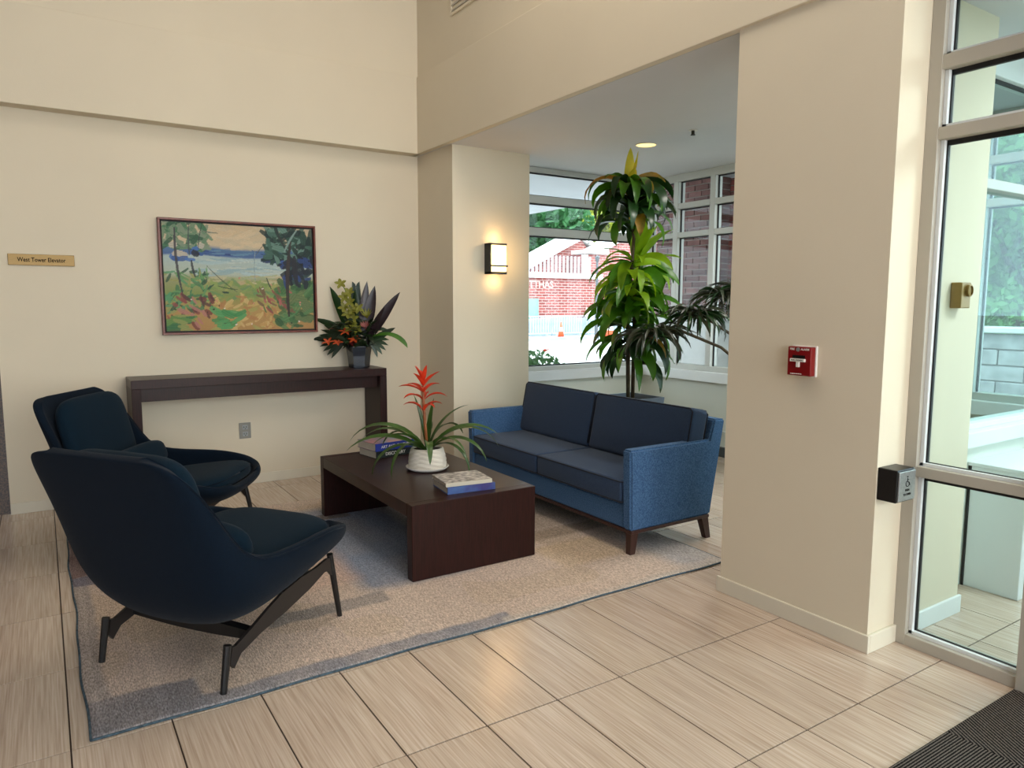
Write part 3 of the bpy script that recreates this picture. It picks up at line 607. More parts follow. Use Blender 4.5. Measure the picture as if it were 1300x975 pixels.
# ================================================================== RUG
def rug():
    t = thing('area_rug', 'large taupe and grey-blue faded block pattern rug under the seating', 'rug', (1.62, 3.92, 0))
    x0, x1, y0, y1 = .055, 3.19, 2.655, 5.18
    W, H = 420, 340; rs = np.random.RandomState(3)
    X, Y = np.meshgrid(np.linspace(x0, x1, W), np.linspace(y0, y1, H))
    s = lambda *c: np.array(lin(*c)[:3])
    def lf(sc, seed, ax=1, ay=1):
        r_ = np.random.RandomState(seed); g = r_.rand(40, 40); xi = (X-x0)*sc*ax; yi = (Y-y0)*sc*ay
        xa = np.floor(xi).astype(int) % 39; ya = np.floor(yi).astype(int) % 39; fx = xi-np.floor(xi); fy = yi-np.floor(yi); fx = fx*fx*(3-2*fx); fy = fy*fy*(3-2*fy)
        return g[ya, xa]*(1-fx)*(1-fy)+g[ya, xa+1]*fx*(1-fy)+g[ya+1, xa]*(1-fx)*fy+g[ya+1, xa+1]*fx*fy
    jit = (lf(12, 1)-.5)*.02
    img = np.zeros((H, W, 3)) + s(168, 152, 138)
    n1 = lf(2.2, 2)[..., None]; img = img*(1-n1*.5)+s(178, 158, 148)*n1*.5
    n2 = (lf(3.5, 9) > .62)[..., None]*.35; img = img*(1-n2)+s(160, 142, 120)*n2
    def rect(a, b, c, d, col, al=.85, soft=.02):
        m = np.clip((X+jit-a)/soft+.5, 0, 1)*np.clip((b-X-jit)/soft+.5, 0, 1)*np.clip((Y+jit-c)/soft+.5, 0, 1)*np.clip((d-Y-jit)/soft+.5, 0, 1)
        m = (m*al*(.8+.35*lf(7, 4)))[..., None]; m = np.clip(m, 0, 1); img[:] = img*(1-m)+s(*col)*m
    rect(.0, .42, 2.6, 2.90, (112, 110, 114)); rect(.4, 1.75, 2.6, 2.745, (122, 120, 124), .9); rect(1.7, 3.3, 2.6, 2.70, (160, 150, 140), .7)
    rect(.0, .13, 2.9, 5.2, (130, 126, 126), .6); rect(.05, .36, 4.32, 5.2, (112, 92, 88), .85); rect(.05, .5, 4.18, 4.32, (104, 100, 108), .9)
    rect(.78, 1.36, 3.17, 3.29, (122, 116, 112), .85); rect(1.3, 1.95, 3.32, 4.9, (112, 122, 138), .85, .12); rect(1.9, 2.5, 3.7, 4.9, (120, 120, 124), .6, .2)
    rect(1.0, 1.7, 4.62, 4.74, (112, 102, 96), .8); rect(.9, 1.35, 3.5, 4.5, (178, 150, 136), .5, .1)
    rect(2.45, 3.2, 3.5, 3.66, (126, 112, 98), .75, .04); rect(2.5, 3.2, 3.66, 4.9, (120, 108, 98), .5, .1); rect(2.9, 3.3, 2.7, 3.3, (140, 142, 146), .6, .12); rect(2.35, 2.8, 3.05, 3.4, (166, 146, 120), .7, .06)
    yarn = 1+.13*(rs.rand(1, W, 1)-.5)+.14*(rs.rand(H, W, 1)-.5)
    img = np.clip(img*yarn*1.38, 0, 1)
    wob = lambda t_, sd: .005*np.sin(t_*5+sd)+.0025*np.sin(t_*13+sd*2)
    Xw = X+wob(Y, 1)*np.clip(1-np.abs(X-x0)/.3, 0, 1)+wob(Y, 4)*np.clip(1-np.abs(X-x1)/.3, 0, 1); Yw = Y+wob(X, 2)*np.clip(1-np.abs(Y-y0)/.3, 0, 1)
    Z = .010+.0012*rs.rand(H, W)+.002*lf(3, 12)
    Z[0, :] = Z[-1, :] = .004; Z[:, 0] = Z[:, -1] = .004
    co = np.stack([Xw, Yw, Z], -1).reshape(-1, 3)-np.array([1.62, 3.92, 0])
    idx = np.arange(H*W).reshape(H, W); q = np.stack([idx[:-1, :-1], idx[:-1, 1:], idx[1:, 1:], idx[1:, :-1]], -1).reshape(-1, 4)
    o = finish('rug_pile', grid_mesh('rug_pile', co, q, img.reshape(-1, 3)), attr_mat('faded_woven_rug', .95, bump=.5, bump_s=60, grain=.42, gs=70, stretch=(3, .8, 1), spec=.1), t)
    bnd = mat('teal_grey_binding', (72, 92, 104), .9, noise_s=60, noise_a=.4, bump=.6, bump_s=200)
    ring = list(idx[0, ::6])+list(idx[::6, -1])+list(idx[-1, ::-6])+list(idx[::-6, 0])
    p3 = [Vector(co[i]) for i in ring]; b = BM()
    tube(b, [Vector((v.x, v.y, .0055)) for v in p3]+[Vector((p3[0].x, p3[0].y, .0055))], .0045, 6); obj('binding', b, bnd, t, smooth=True)
rug()
# entrance carpet tiles
def mats():
    t = thing('entrance_mat', 'charcoal ribbed entrance matting in front of the glass door', 'mat', (2.4, .5, 0))
    def mm(name, ang, sc):
        m = bpy.data.materials.new(name); m.use_nodes = True; N = m.node_tree.nodes; L = m.node_tree.links; b = N['Principled BSDF']
        tc = N.new('ShaderNodeTexCoord'); mp = N.new('ShaderNodeMapping'); mp.inputs['Rotation'].default_value = (0, 0, ang); L.new(tc.outputs['Object'], mp.inputs[0])
        wv = N.new('ShaderNodeTexWave'); wv.inputs['Scale'].default_value = sc; wv.inputs['Distortion'].default_value = 1.2; wv.inputs['Detail'].default_value = 3; wv.inputs['Detail Scale'].default_value = 6; L.new(mp.outputs[0], wv.inputs[0])
        n = N.new('ShaderNodeTexNoise'); n.inputs['Scale'].default_value = 260; L.new(tc.outputs['Object'], n.inputs[0])
        mu = N.new('ShaderNodeMath'); mu.operation = 'MULTIPLY'; L.new(wv.outputs[1], mu.inputs[0]); L.new(n.outputs[0], mu.inputs[1])
        r = N.new('ShaderNodeValToRGB'); r.color_ramp.elements[0].position = .12; r.color_ramp.elements[0].color = lin(14, 13, 14); r.color_ramp.elements[1].position = .5; r.color_ramp.elements[1].color = lin(112, 104, 98)
        L.new(mu.outputs[0], r.inputs[0]); L.new(r.outputs[0], b.inputs[0]); b.inputs['Roughness'].default_value = .95; b.inputs['Specular IOR Level'].default_value = .1
        bp = N.new('ShaderNodeBump'); bp.inputs['Strength'].default_value = .6; L.new(wv.outputs[1], bp.inputs['Height']); L.new(bp.outputs[0], b.inputs['Normal']); return m
    a = mm('ribbed_carpet_diagonal', R(32), 26); c = mm('ribbed_carpet_fine', R(90), 34)
    for i in range(3):
        for j in range(4):
            x = 3.015-.5*(i+1); y = 1.13-.5*(j+1)
            obj('carpet_tile', bxb(x+.001, x+.499, y+.001, y+.499, 0, .008, .001, 1), a if (i+j) % 2 == 0 else c, t, world=True)
mats()

# ================================================================== FURNITURE
def coffee_table():
    t = thing('coffee_table', 'low dark espresso wood waterfall coffee table on the rug', 'table', (1.93, 4.03, .012))
    x0, x1, y0, y1 = 1.54, 2.315, 3.305, 4.755
    obj('tabletop', bxb(x0, x1, y0+.0625, y1-.0625, .350, .42, .001, 1), M['wenge'], t, world=True)
    obj('end_panel', bxb(x0, x1, y0, y0+.062, .013, .42, .003, 1), M['wenge2'], t, world=True)
    obj('end_panel', bxb(x0, x1, y1-.062, y1, .013, .42, .003, 1), M['wenge2'], t, world=True)
    for x in (x0+.05, x1-.05):
        for y in (y0+.03, y1-.03):
            b = BM(); tube(b, [(x, y, .008), (x, y, .0135)], .012, 8); obj('foot_glide', b, M['blackp'], t, world=True)
coffee_table()
def console():
    t = thing('console_table', 'long dark espresso wood console table against the cream back wall', 'table', (1.44, 5.75, 0))
    x0, x1, y0, y1 = .495, 2.39, 5.58, 5.924
    obj('tabletop', bxb(x0, x1, y0, y1, .855, .918, .002, 1), M['wenge'], t, world=True)
    obj('apron', bxb(x0+.062, x1-.062, y0+.06, y1-.02, .758, .8545), M['wenge'], t, world=True)
    for xa in (x0, x1-.06): obj('end_panel', bxb(xa, xa+.06, y0, y1, 0, .8545, .002, 1), M['wenge2'], t, world=True)
console()

def cushion(bm, cx, cy, cz, hx, hy, hz, e1=.25, nu=28, nv=16, rot=None, sag=0):
    """superellipsoid pad"""
    sp = lambda v, e: math.copysign(abs(v)**e, v)
    rows = []
    for j in range(nv+1):
        ph = -PI/2+PI*j/nv; r = []
        for i in range(nu):
            th = 2*PI*i/nu
            p = Vector((hx*sp(math.cos(ph), .45)*sp(math.cos(th), e1), hy*sp(math.cos(ph), .45)*sp(math.sin(th), e1), hz*sp(math.sin(ph), .7)))
            if rot: p = rot @ p
            r.append(p+Vector((cx, cy, cz)))
        rows.append(r)
    V = [[bm.verts.new(p) for p in r] for r in rows[1:-1]]
    b0 = bm.verts.new(rows[0][0]); b1 = bm.verts.new(rows[-1][0])
    for a, b in zip(V, V[1:]):
        for i in range(nu): bm.faces.new((a[i], a[(i+1) % nu], b[(i+1) % nu], b[i]))
    for i in range(nu): bm.faces.new((b0, V[0][(i+1) % nu], V[0][i])); bm.faces.new((b1, V[-1][i], V[-1][(i+1) % nu]))
    bmesh.ops.recalc_face_normals(bm, faces=bm.faces); return bm

def lounge_chair(label, loc, rz):
    t = thing('lounge_chair', label, 'armchair', loc, rz, 'navy lounge chairs')
    # (centre f,z), (rim f,z), half width ; front -> bottom -> up the back
    P = [((.450, .405), (.425, .415), .20), ((.445, .375), (.405, .425), .30), ((.38, .335), (.34, .462), .375), ((.27, .305), (.22, .488), .405), ((.12, .270), (.08, .498), .425), ((-.04, .235), (-.05, .498), .43), ((-.18, .205), (-.17, .503), .43),
         ((-.285, .215), (-.255, .515), .425), ((-.36, .275), (-.315, .545), .415), ((-.405, .37), (-.36, .60), .40), ((-.445, .50), (-.405, .68), .385), ((-.485, .63), (-.45, .755), .372), ((-.525, .76), (-.50, .828), .36), ((-.558, .865), (-.545, .885), .335), ((-.57, .905), (-.567, .910), .29), ((-.575, .925), (-.575, .923), .22)]
    # densify in t with smooth interpolation
    arr = np.array([[a[0][0], a[0][1], a[1][0], a[1][1], a[2]] for a in P]); n = len(arr)
    T = np.linspace(0, n-1, 40); D = np.stack([np.interp(T, np.arange(n), arr[:, k]) for k in range(5)], 1)
    for _ in range(2): D[1:-1] = (D[:-2]+2*D[1:-1]+D[2:])/4
    S = 28; bm = BM(); rows = []
    for d in D:
        row = []
        for i in range(S+1):
            s_ = -1+2*i/S; th = s_*PI/2
            lat = d[4]*math.copysign(abs(math.sin(th))**.78, s_); g = (1-abs(math.cos(th))**.85)
            g = 1-abs(math.cos(th))**.8
            row.append(bm.verts.new((d[0]+(d[2]-d[0])*g, lat, d[1]+(d[3]-d[1])*g)))
        rows.append(row)
    for a, b in zip(rows, rows[1:]):
        for i in range(S): bm.faces.new((a[i], a[i+1], b[i+1], b[i]))
    bmesh.ops.recalc_face_normals(bm, faces=bm.faces)
    o = obj('shell', bm, M['navy'], t, smooth=True)
    sm = o.modifiers.new('solid', 'SOLIDIFY'); sm.thickness = .042; sm.offset = 0
    bv = o.modifiers.new('sub', 'SUBSURF'); bv.levels = 1; bv.render_levels = 1
    # seam along the rim
    b = BM(); rim = [rows_i for rows_i in []]
    for sgn in (-1, 1):
        pts = [(d[2]-.003, sgn*(d[4]+.0215), d[3]-.012) for d in D[6:-3:2]]
        tube(b, pts, .003, 5)
    obj('seam_piping', b, M['navy'], t, smooth=True)
    rt_ = Matrix.Rotation(R(-7), 3, 'Y')
    b = BM(); cushion(b, .115, 0, .392, .30, .335, .062, .55, 36, 16, rt_)
    obj('seat_cushion', b, M['navyc'], t, smooth=True)
    b = BM(); tube(b, [rt_ @ Vector((.298*math.copysign(abs(math.cos(a))**.55, math.cos(a)), .333*math.copysign(abs(math.sin(a))**.55, math.sin(a)), .012))+Vector((.115, 0, .398)) for a in [2*PI*k/60 for k in range(61)]], .004, 5); obj('cushion_welt', b, M['navy'], t, smooth=True)
    rb = Matrix.Rotation(R(-104), 3, 'Y')
    b = BM(); cushion(b, -.410, 0, .672, .245, .315, .055, .45, 36, 16, rb)
    obj('back_cushion', b, M['navyc'], t, smooth=True)
    b = BM(); cushion(b, -.205, 0, .515, .085, .33, .062, .6, 24, 14, Matrix.Rotation(R(-110), 3, 'Y'))
    obj('lumbar_pillow', b, M['navyc'], t, smooth=True)
    # metal frame: side plates, legs, cross beams
    for sg in (-1, 1):
        y = sg*.316
        poly = [(-.318, .100), (-.306, .160), (-.285, .158), (-.20, .190), (-.10, .232), (-.02, .262), (.10, .285), (.20, .290), (.285, .305), (.318, .300), (.335, .225), (.316, .218), (.290, .248), (.262, .250), (.16, .214), (.0, .176), (-.15, .150), (-.26, .118), (-.300, .075)]
        obj('side_plate', prism(BM(), poly, 1, y-.007, y+.007), M['plate'], t)
        b = BM(); tube(b, [(-.352, y, 0), (-.322, y, .176)], [.0125, .0155], 10); obj('leg', b, M['blackmetal'], t)
        b = BM(); tube(b, [(.376, y, 0), (.335, y, .20), (.312, y, .318)], [.0115, .014, .014], 10); obj('leg', b, M['blackmetal'], t)
    def beam(x0_, z0_, dip):
        b = BM(); prev = None; K = 14
        for k in range(K+1):
            yy = -.316+.632*k/K; u = 1-(2*k/K-1)**2
            h = .016+.012*u; z = z0_+dip*u
            q = [b.verts.new((x0_-.02, yy, z-h)), b.verts.new((x0_+.02, yy, z-h)), b.verts.new((x0_+.02, yy, z+h)), b.verts.new((x0_-.02, yy, z+h))]
            if prev:
                for i in range(4): b.faces.new((prev[i], prev[(i+1) % 4], q[(i+1) % 4], q[i]))
            prev = q
        bmesh.ops.recalc_face_normals(b, faces=b.faces)
        obj('cross_beam', b, M['blackmetal'], t)
    beam(-.18, .158, .0); beam(.20, .248, .0)
    return t
RUGZ = .012
lounge_chair('navy wool lounge chair nearest the camera, its back turned to it', (.595, 3.17, RUGZ), R(35))
lounge_chair('navy wool lounge chair nearest the back wall, facing the coffee table', (.593, 4.614, RUGZ), R(-33))

def sofa():
    t = thing('sofa', 'two-seat blue woven sofa with dark wooden legs half on the rug', 'sofa', (3.1, 3.93, .0))
    ya, yb = 2.99, 4.86
    # arms: profile in X,Z slanting back at the rear
    arm = [(2.765, .155), (3.425, .155), (3.46, .60), (3.455, .628), (2.752, .628)]
    for y0, y1 in ((ya, ya+.075), (yb-.075, yb)):
        b = BM(); prism(b, arm, 1, y0, y1); bmesh.ops.bevel(b, geom=list(b.edges), offset=.012, segments=3, affect='EDGES')
        obj('arm', b, M['blue'], t, world=True, smooth=False)
    b = BM(); prism(b, [(3.36, .155), (3.428, .155), (3.535, .745), (3.44, .752), (3.36, .5)], 1, ya+.002, yb-.002); bmesh.ops.bevel(b, geom=list(b.edges), offset=.01, segments=3, affect='EDGES')
    obj('back_frame', b, M['blue'], t, world=True)
    obj('seat_base', bxb(2.775, 3.37, ya+.076, yb-.076, .155, .298, .012, 3), M['blue'], t, world=True)
    ym = (ya+yb)/2
    for y0, y1 in ((ya+.078, ym-.002), (ym+.002, yb-.078)):
        b = bxb(2.755, 3.345, y0, y1, .300, .440, .022, 4)
        for v in b.verts:
            if v.co.z > .4:
                u = 1-((v.co.y-(y0+y1)/2)/((y1-y0)/2))**2; v.co.z += .006*max(u, 0)
        b2 = BM()
        s = obj('seat_cushion', b, M['slate'], t, world=True, smooth=True)
        p = BM()
        for z in (.430, .312): tube(p, [(3.30, y0+.002, z), (2.768, y0+.002, z), (2.758, y0+.012, z), (2.758, y1-.012, z), (2.768, y1-.002, z), (3.30, y1-.002, z)], .0045, 6)
        obj('piping', p, M['pipe'], s, world=True, smooth=True)
    b2.free()
    for y0, y1 in ((ya+.02, ym-.002), (ym+.002, yb-.055)):
        b = bxb(-.075, .075, y0, y1, 0, .395, .03, 4)
        b.transform(Matrix.Translation((3.265, 0, .43)) @ Matrix.Rotation(R(11), 4, 'Y'))
        s = obj('back_cushion', b, M['slate'], t, world=True, smooth=True)
        p = BM(); mt = Matrix.Translation((3.265, 0, .43)) @ Matrix.Rotation(R(11), 4, 'Y')
        for xx in (-.068, .068): tube(p, [mt @ Vector((xx, y_, z_)) for y_, z_ in ((y0+.006, .03), (y0+.006, .37), (y0+.025, .389), (y1-.025, .389), (y1-.006, .37), (y1-.006, .03))], .0045, 6)
        obj('piping', p, M['pipe'], s, world=True, smooth=True)
    rl = BM()
    box(rl, 2.772, 3.42, ya+.004, ya+.05, .135, .1545, .002, 1); box(rl, 2.772, 3.42, yb-.05, yb-.004, .135, .1545, .002, 1); box(rl, 2.772, 2.82, ya+.05, yb-.05, .135, .1545)
    obj('base_rail', rl, M['walnut'], t, world=True)
    def leg(xt, xb, y, zb):
        b = BM(); top = [(xt-.028, y-.022), (xt+.028, y-.022), (xt+.028, y+.022), (xt-.028, y+.022)]; bot = [(xb-.019, y-.018), (xb+.019, y-.018), (xb+.019, y+.018), (xb-.019, y+.018)]
        A = [b.verts.new((p[0], p[1], .1345)) for p in top]; B = [b.verts.new((p[0], p[1], zb)) for p in bot]
        for i in range(4): b.faces.new((A[i], A[(i+1) % 4], B[(i+1) % 4], B[i]))
        b.faces.new(A); b.faces.new(B[::-1]); bmesh.ops.recalc_face_normals(b, faces=b.faces)
        obj('leg', b, M['walnut'], t, world=True)
    for y in (ya+.028, yb-.028): leg(2.80, 2.79, y, RUGZ); leg(3.385, 3.425, y, 0)
sofa()

# ---- books
def book(label, loc, rz, w_, d_, h_, cover, spine_m, title=None, tm_=None, tsize=.02, cat='book', group=None, top=None):
    t = thing('book', label, cat, loc, rz, group)
    obj('pages', bxb(.004, w_-.004, .006, d_-.003, .003, h_-.003), M['pages'], t)
    c = BM(); box(c, 0, w_, 0, d_, 0, .003); box(c, 0, w_, 0, d_, h_-.003, h_, .0008, 1); obj('cover', c, top or cover, t)
    obj('spine', bxb(0, w_, -.002, .004, 0, h_, .001, 1), spine_m, t)
    if title: text('lettering', title, tsize, tm_, t, WM[t.name] @ face_mw((w_/2, -.0025, h_/2), (0, -1, 0)), .0003)
    return t
z = .4205
book('blue and violet spined art book at the bottom of the near stack', (1.800, 3.402, z), R(-7), .285, .235, .040, M['booksky'], M['booksky'])
book('thin cream book with busy black-and-white cover topping the near stack', (1.792, 3.408, z+.0405), R(-8), .275, .230, .022, M['bookcream'], M['bookcream'], top=M['mag'])
book('black spined book at the bottom of the far stack behind the white pot', (1.822, 4.452, z), R(9), .30, .225, .050, M['bookblack'], M['bookblack'], 'DISCOVERY', M['whitep'], .030)
book('royal blue spined book on top of the far stack behind the white pot', (1.815, 4.447, z+.0505), R(9), .32, .235, .052, M['bookblue'], M['bookblue'], 'ART AND CULTURE', M['whitep'], .026, top=M['mag2'])

# ---- bromeliad in white pot
def bromeliad():
    bx_, by_ = 1.985, 4.02
    pt = thing('plant_pot', 'textured white ceramic pot on a saucer on the coffee table', 'pot', (bx_, by_, .4205))
    b = BM(); lathe(b, [(.09, 0), (.12, .004), (.136, .020), (.133, .022), (.115, .010), (.05, .010)], 48); obj('saucer', b, M['ceramic'], pt, smooth=True)
    b = BM(); n = 72; rings = []; prof = [(.098, .013), (.116, .015), (.119, .04), (.117, .065), (.113, .09), (.106, .115), (.099, .135), (.093, .138), (.090, .125)]
    pr = []
    for (r0, z0), (r1, z1) in zip(prof, prof[1:]):
        for k in range(3): pr.append((r0+(r1-r0)*k/3, z0+(z1-z0)*k/3))
    pr.append(prof[-1])
    for j, (r, zz) in enumerate(pr):
        rings.append([b.verts.new(((r+(.0028*math.sin(k*9*2*PI/n*1.0+j*1.9)*math.sin(j*2.3) if 2 < j < 21 else 0)+(.0015*random.random()))*math.cos(2*PI*k/n), (r+.0028*math.sin(k*7*2*PI/n+j*1.9) if 2 < j < 21 else r)*math.sin(2*PI*k/n), zz)) for k in range(n)])
    for a, c in zip(rings, rings[1:]):
        for k in range(n): b.faces.new((a[k], a[(k+1) % n], c[(k+1) % n], c[k]))
    obj('pot_body', b, M['pottex'], pt)
    b = BM(); lathe(b, [(.02, .122), (.0915, .124)], 24); obj('soil', b, M['soil'], pt)
    t = thing('bromeliad', 'bromeliad with red-orange flower spike and arching green leaves in white pot', 'plant', (bx_, by_, .545))
    # lateral right in view = direction (.838,-.546)
    ra = math.atan2(-.546, .838)
    L = [  # az offset from view-right, elevation, length, width, droop
        (3.05, .95, .52, .036, 2.0), (3.2, .62, .48, .040, 1.45), (2.9, .85, .44, .032, 1.7), (3.6, .55, .42, .038, 2.3), (4.2, .75, .42, .040, 2.5), (3.9, .9, .40, .034, 1.6),
        (.1, .95, .46, .034, 1.75), (-.25, .80, .42, .034, 2.2), (.3, .90, .50, .032, 2.15), (-.6, .7, .40, .034, 2.5), (.9, 1.2, .38, .032, 2.4), (4.9, 1.05, .30, .040, 2.9),
        (2.2, 1.35, .34, .030, .5), (1.2, 1.42, .30, .036, .25), (5.6, .95, .36, .034, 2.2), (1.6, 1.0, .4, .03, 1.9), (2.5, .8, .42, .032, 2.0), (0.6, 1.25, .38, .032, 1.2)]
    for a, e, ln, wd, dr in L:
        b = BM(); leaf(b, (.012*math.cos(ra+a), .012*math.sin(ra+a), -.012), ra+a, e, ln*1.12, wd*1.3, dr, 12, .2, wpos=.35, roll=.35*math.cos(a*3))
        obj('leaf', b, M['brome'], t, smooth=True)
    b = BM(); tube(b, [(0, 0, -.01), (-.01, .005, .16), (-.018, .008, .30), (-.022, .01, .40)], [.011, .010, .010, .007], 8); obj('flower_stalk', b, mat('orange_green_stalk', (150, 88, 48), .5, noise_s=10, noise_a=.3), t, smooth=True)
    k = 0
    for zz, nn, e0, ln, wd, dr in ((.24, 3, .95, .15, .034, 1.7), (.31, 3, .75, .16, .036, 1.5), (.36, 4, .65, .16, .036, 1.0), (.40, 4, .9, .14, .034, .5), (.42, 4, 1.2, .12, .03, .2)):
        for i in range(nn):
            a = k*2.4; k += 1
            b = BM(); leaf(b, (-.018+.004*math.cos(a), .008+.004*math.sin(a), zz), a, e0, ln, wd, dr, 7, .3, wpos=.4); obj('bract', b, M['bract'], t, smooth=True)
bromeliad()

# ---- flower arrangement on the console (local x = across the view)
def arrangement():
    loc = (2.215, 5.745, .9185); rz = math.atan2(-.546, .838)
    v = thing('flower_vase', 'dark blue glazed faceted vase on the right end of the console', 'vase', loc, rz)
    b = BM()
    lathe(b, [(.075, 0), (.086, .004), (.094, .10), (.108, .175), (.106, .183), (.098, .178), (.085, .12), (.07, .02)], 6); b.transform(Matrix.Rotation(R(12), 4, 'Z'))
    obj('vase_body', b, M['vase'], v)
    t = thing('flower_arrangement', 'tropical bouquet of lime orchids, orange lilies and dark pointed leaves', 'flowers', (loc[0], loc[1], loc[2]+.14), rz)
    # broad pointed blades: (x base, z base, dir az, elevation, length, width, droop, material)
    blades = [(-.05, .10, PI-.1, 1.22, .47, .085, .12, 'dgreen'), (-.04, .06, PI, .86, .40, .065, .75, 'dgreen'), (.03, .16, .3, 1.47, .42, .075, .05, 'dleaf'), (.05, .10, .1, 1.38, .45, .095, .05, 'dleaf'), (.06, .06, 0, 1.02, .52, .085, .12, 'dleaf'), (.07, .04, -.5, 1.12, .38, .06, .2, 'dleaf'), (.0, .08, PI, 1.5, .44, .08, -.08, 'dgreen'), (-.07, .03, PI, .55, .34, .06, .9, 'floral'), (.06, .03, 0, .7, .30, .06, .3, 'floral'), (-.02, .12, 2.2, 1.35, .40, .06, .1, 'floral')]
    for x, z_, az, el, ln, wd, dr, m_ in blades:
        b = BM(); leaf(b, (x, -.01, z_), az, el, ln, wd, dr, 9, .14, wpos=.45, roll=PI/2); obj('blade_leaf', b, M[m_], t, smooth=True)
    # feather palm frond
    fr = BM(); tube(fr, [(-.02, .03, .05), (-.02, .03, .35), (-.025, .03, .56)], [.004, .003, .001], 5)
    for k in range(34):
        zz = .20+.34*k/34
        for sg in (0, PI): leaf(fr, (-.02, .03, zz), sg, 1.0, .10*(1-.45*k/34), .014, .25, 3, .1, roll=PI/2)
    obj('palm_frond', fr, mat('blue_grey_cycad_frond', (62, 78, 72), .5, noise_s=20, noise_a=.3), t, smooth=True)
    # left fan leaf, right drooping leaf
    fan = BM()
    for k in range(9): leaf(fan, (-.10, -.02, .10), PI, R(48-12*k), .24-.008*abs(k-4), .040, .2, 5, .1, roll=1.3)
    obj('fan_leaf', fan, M['floral'], t, smooth=True)
    fan = BM()
    for k in range(6): leaf(fan, (.09, -.02, .10), 0, R(20-16*k), .17, .036, .3, 5, .1, roll=1.3)
    obj('fan_leaf', fan, M['dgreen'], t, smooth=True)
    b = BM(); leaf(b, (.12, -.02, .12), 0, .35, .34, .040, 1.6, 10, .15, wpos=.75, roll=1.2); obj('drooping_leaf', b, M['mgreen'], t, smooth=True)
    b = BM(); leaf(b, (.05, -.02, .14), .1, .6, .26, .036, 1.6, 8, .15, roll=1.2); obj('drooping_leaf', b, M['dgreen'], t, smooth=True)
    random.seed(3)
    fil = BM()
    for k in range(170):
        a = random.uniform(0, 2*PI); leaf(fil, (random.uniform(-.12, .11), random.uniform(-.07, .05), random.uniform(.02, .24)), a, random.uniform(-.3, 1.1), random.uniform(.08, .15), random.uniform(.022, .04), random.uniform(.4, 1.2), 4, .15, roll=random.uniform(-1.2,1.2))
    o = obj('filler_foliage', fil, M['floral'], t, smooth=True, kind='stuff')
    # orchids climbing up
    pos = [(-.125, .50), (-.055, .43), (-.10, .39), (-.05, .35), (-.10, .31), (-.03, .29), (.015, .30), (-.075, .26), (-.03, .22), (-.045, .19), (-.06, .14), (.0, .13)]
    for x, z_ in pos:
        b = BM(); a0 = random.uniform(0, 2)
        for k in range(5): leaf(b, (x, -.06, z_+.05), a0+k*2*PI/5, random.uniform(.1, .7), .055, .030, .3, 4, .1, wpos=.5)
        b.transform(Matrix.Translation((x, -.06, z_+.05)) @ Matrix.Rotation(R(60), 4, 'X') @ Matrix.Translation((-x, .06, -z_-.05)))
        obj('orchid_bloom', b, M['orchid'], t, smooth=True)
    st = BM(); tube(st, [(0, -.04, .0), (-.03, -.05, .25), (-.09, -.05, .5), (-.12, -.05, .56)], .004, 5); obj('orchid_stem', st, M['mgreen'], t)
    for x, z_, m_, n_, ln in ((-.085, .155, 'orangef', 6, .07), (-.02, .09, 'orangef', 6, .06), (-.235, .07, 'orangef', 5, .06), (-.155, .065, 'orangef', 5, .05), (.075, .18, 'pinkf', 12, .075), (.09, .27, 'orchid', 10, .09), (-.04, .06, 'redf', 5, .05)):
        b = BM()
        for k in range(n_): leaf(b, (x, -.075, z_), k*2*PI/n_, 1.0 if n_ > 6 else .5, ln, .016 if n_ > 6 else .022, .1 if n_ > 6 else .7, 4, .2, wpos=.5)
        b.transform(Matrix.Translation((x, -.075, z_)) @ Matrix.Rotation(R(35), 4, 'X') @ Matrix.Translation((-x, .075, -z_)))
        obj('bloom', b, M[m_], t, smooth=True)
    b = BM(); leaf(b, (-.12, -.06, .15), 0.1, .6, .12, .075, .5, 6, .1); leaf(b, (-.16, -.06, .18), PI+.5, .2, .09, .06, .8, 6, .1); obj('anthurium', b, M['redf'], t, smooth=True)
arrangement()

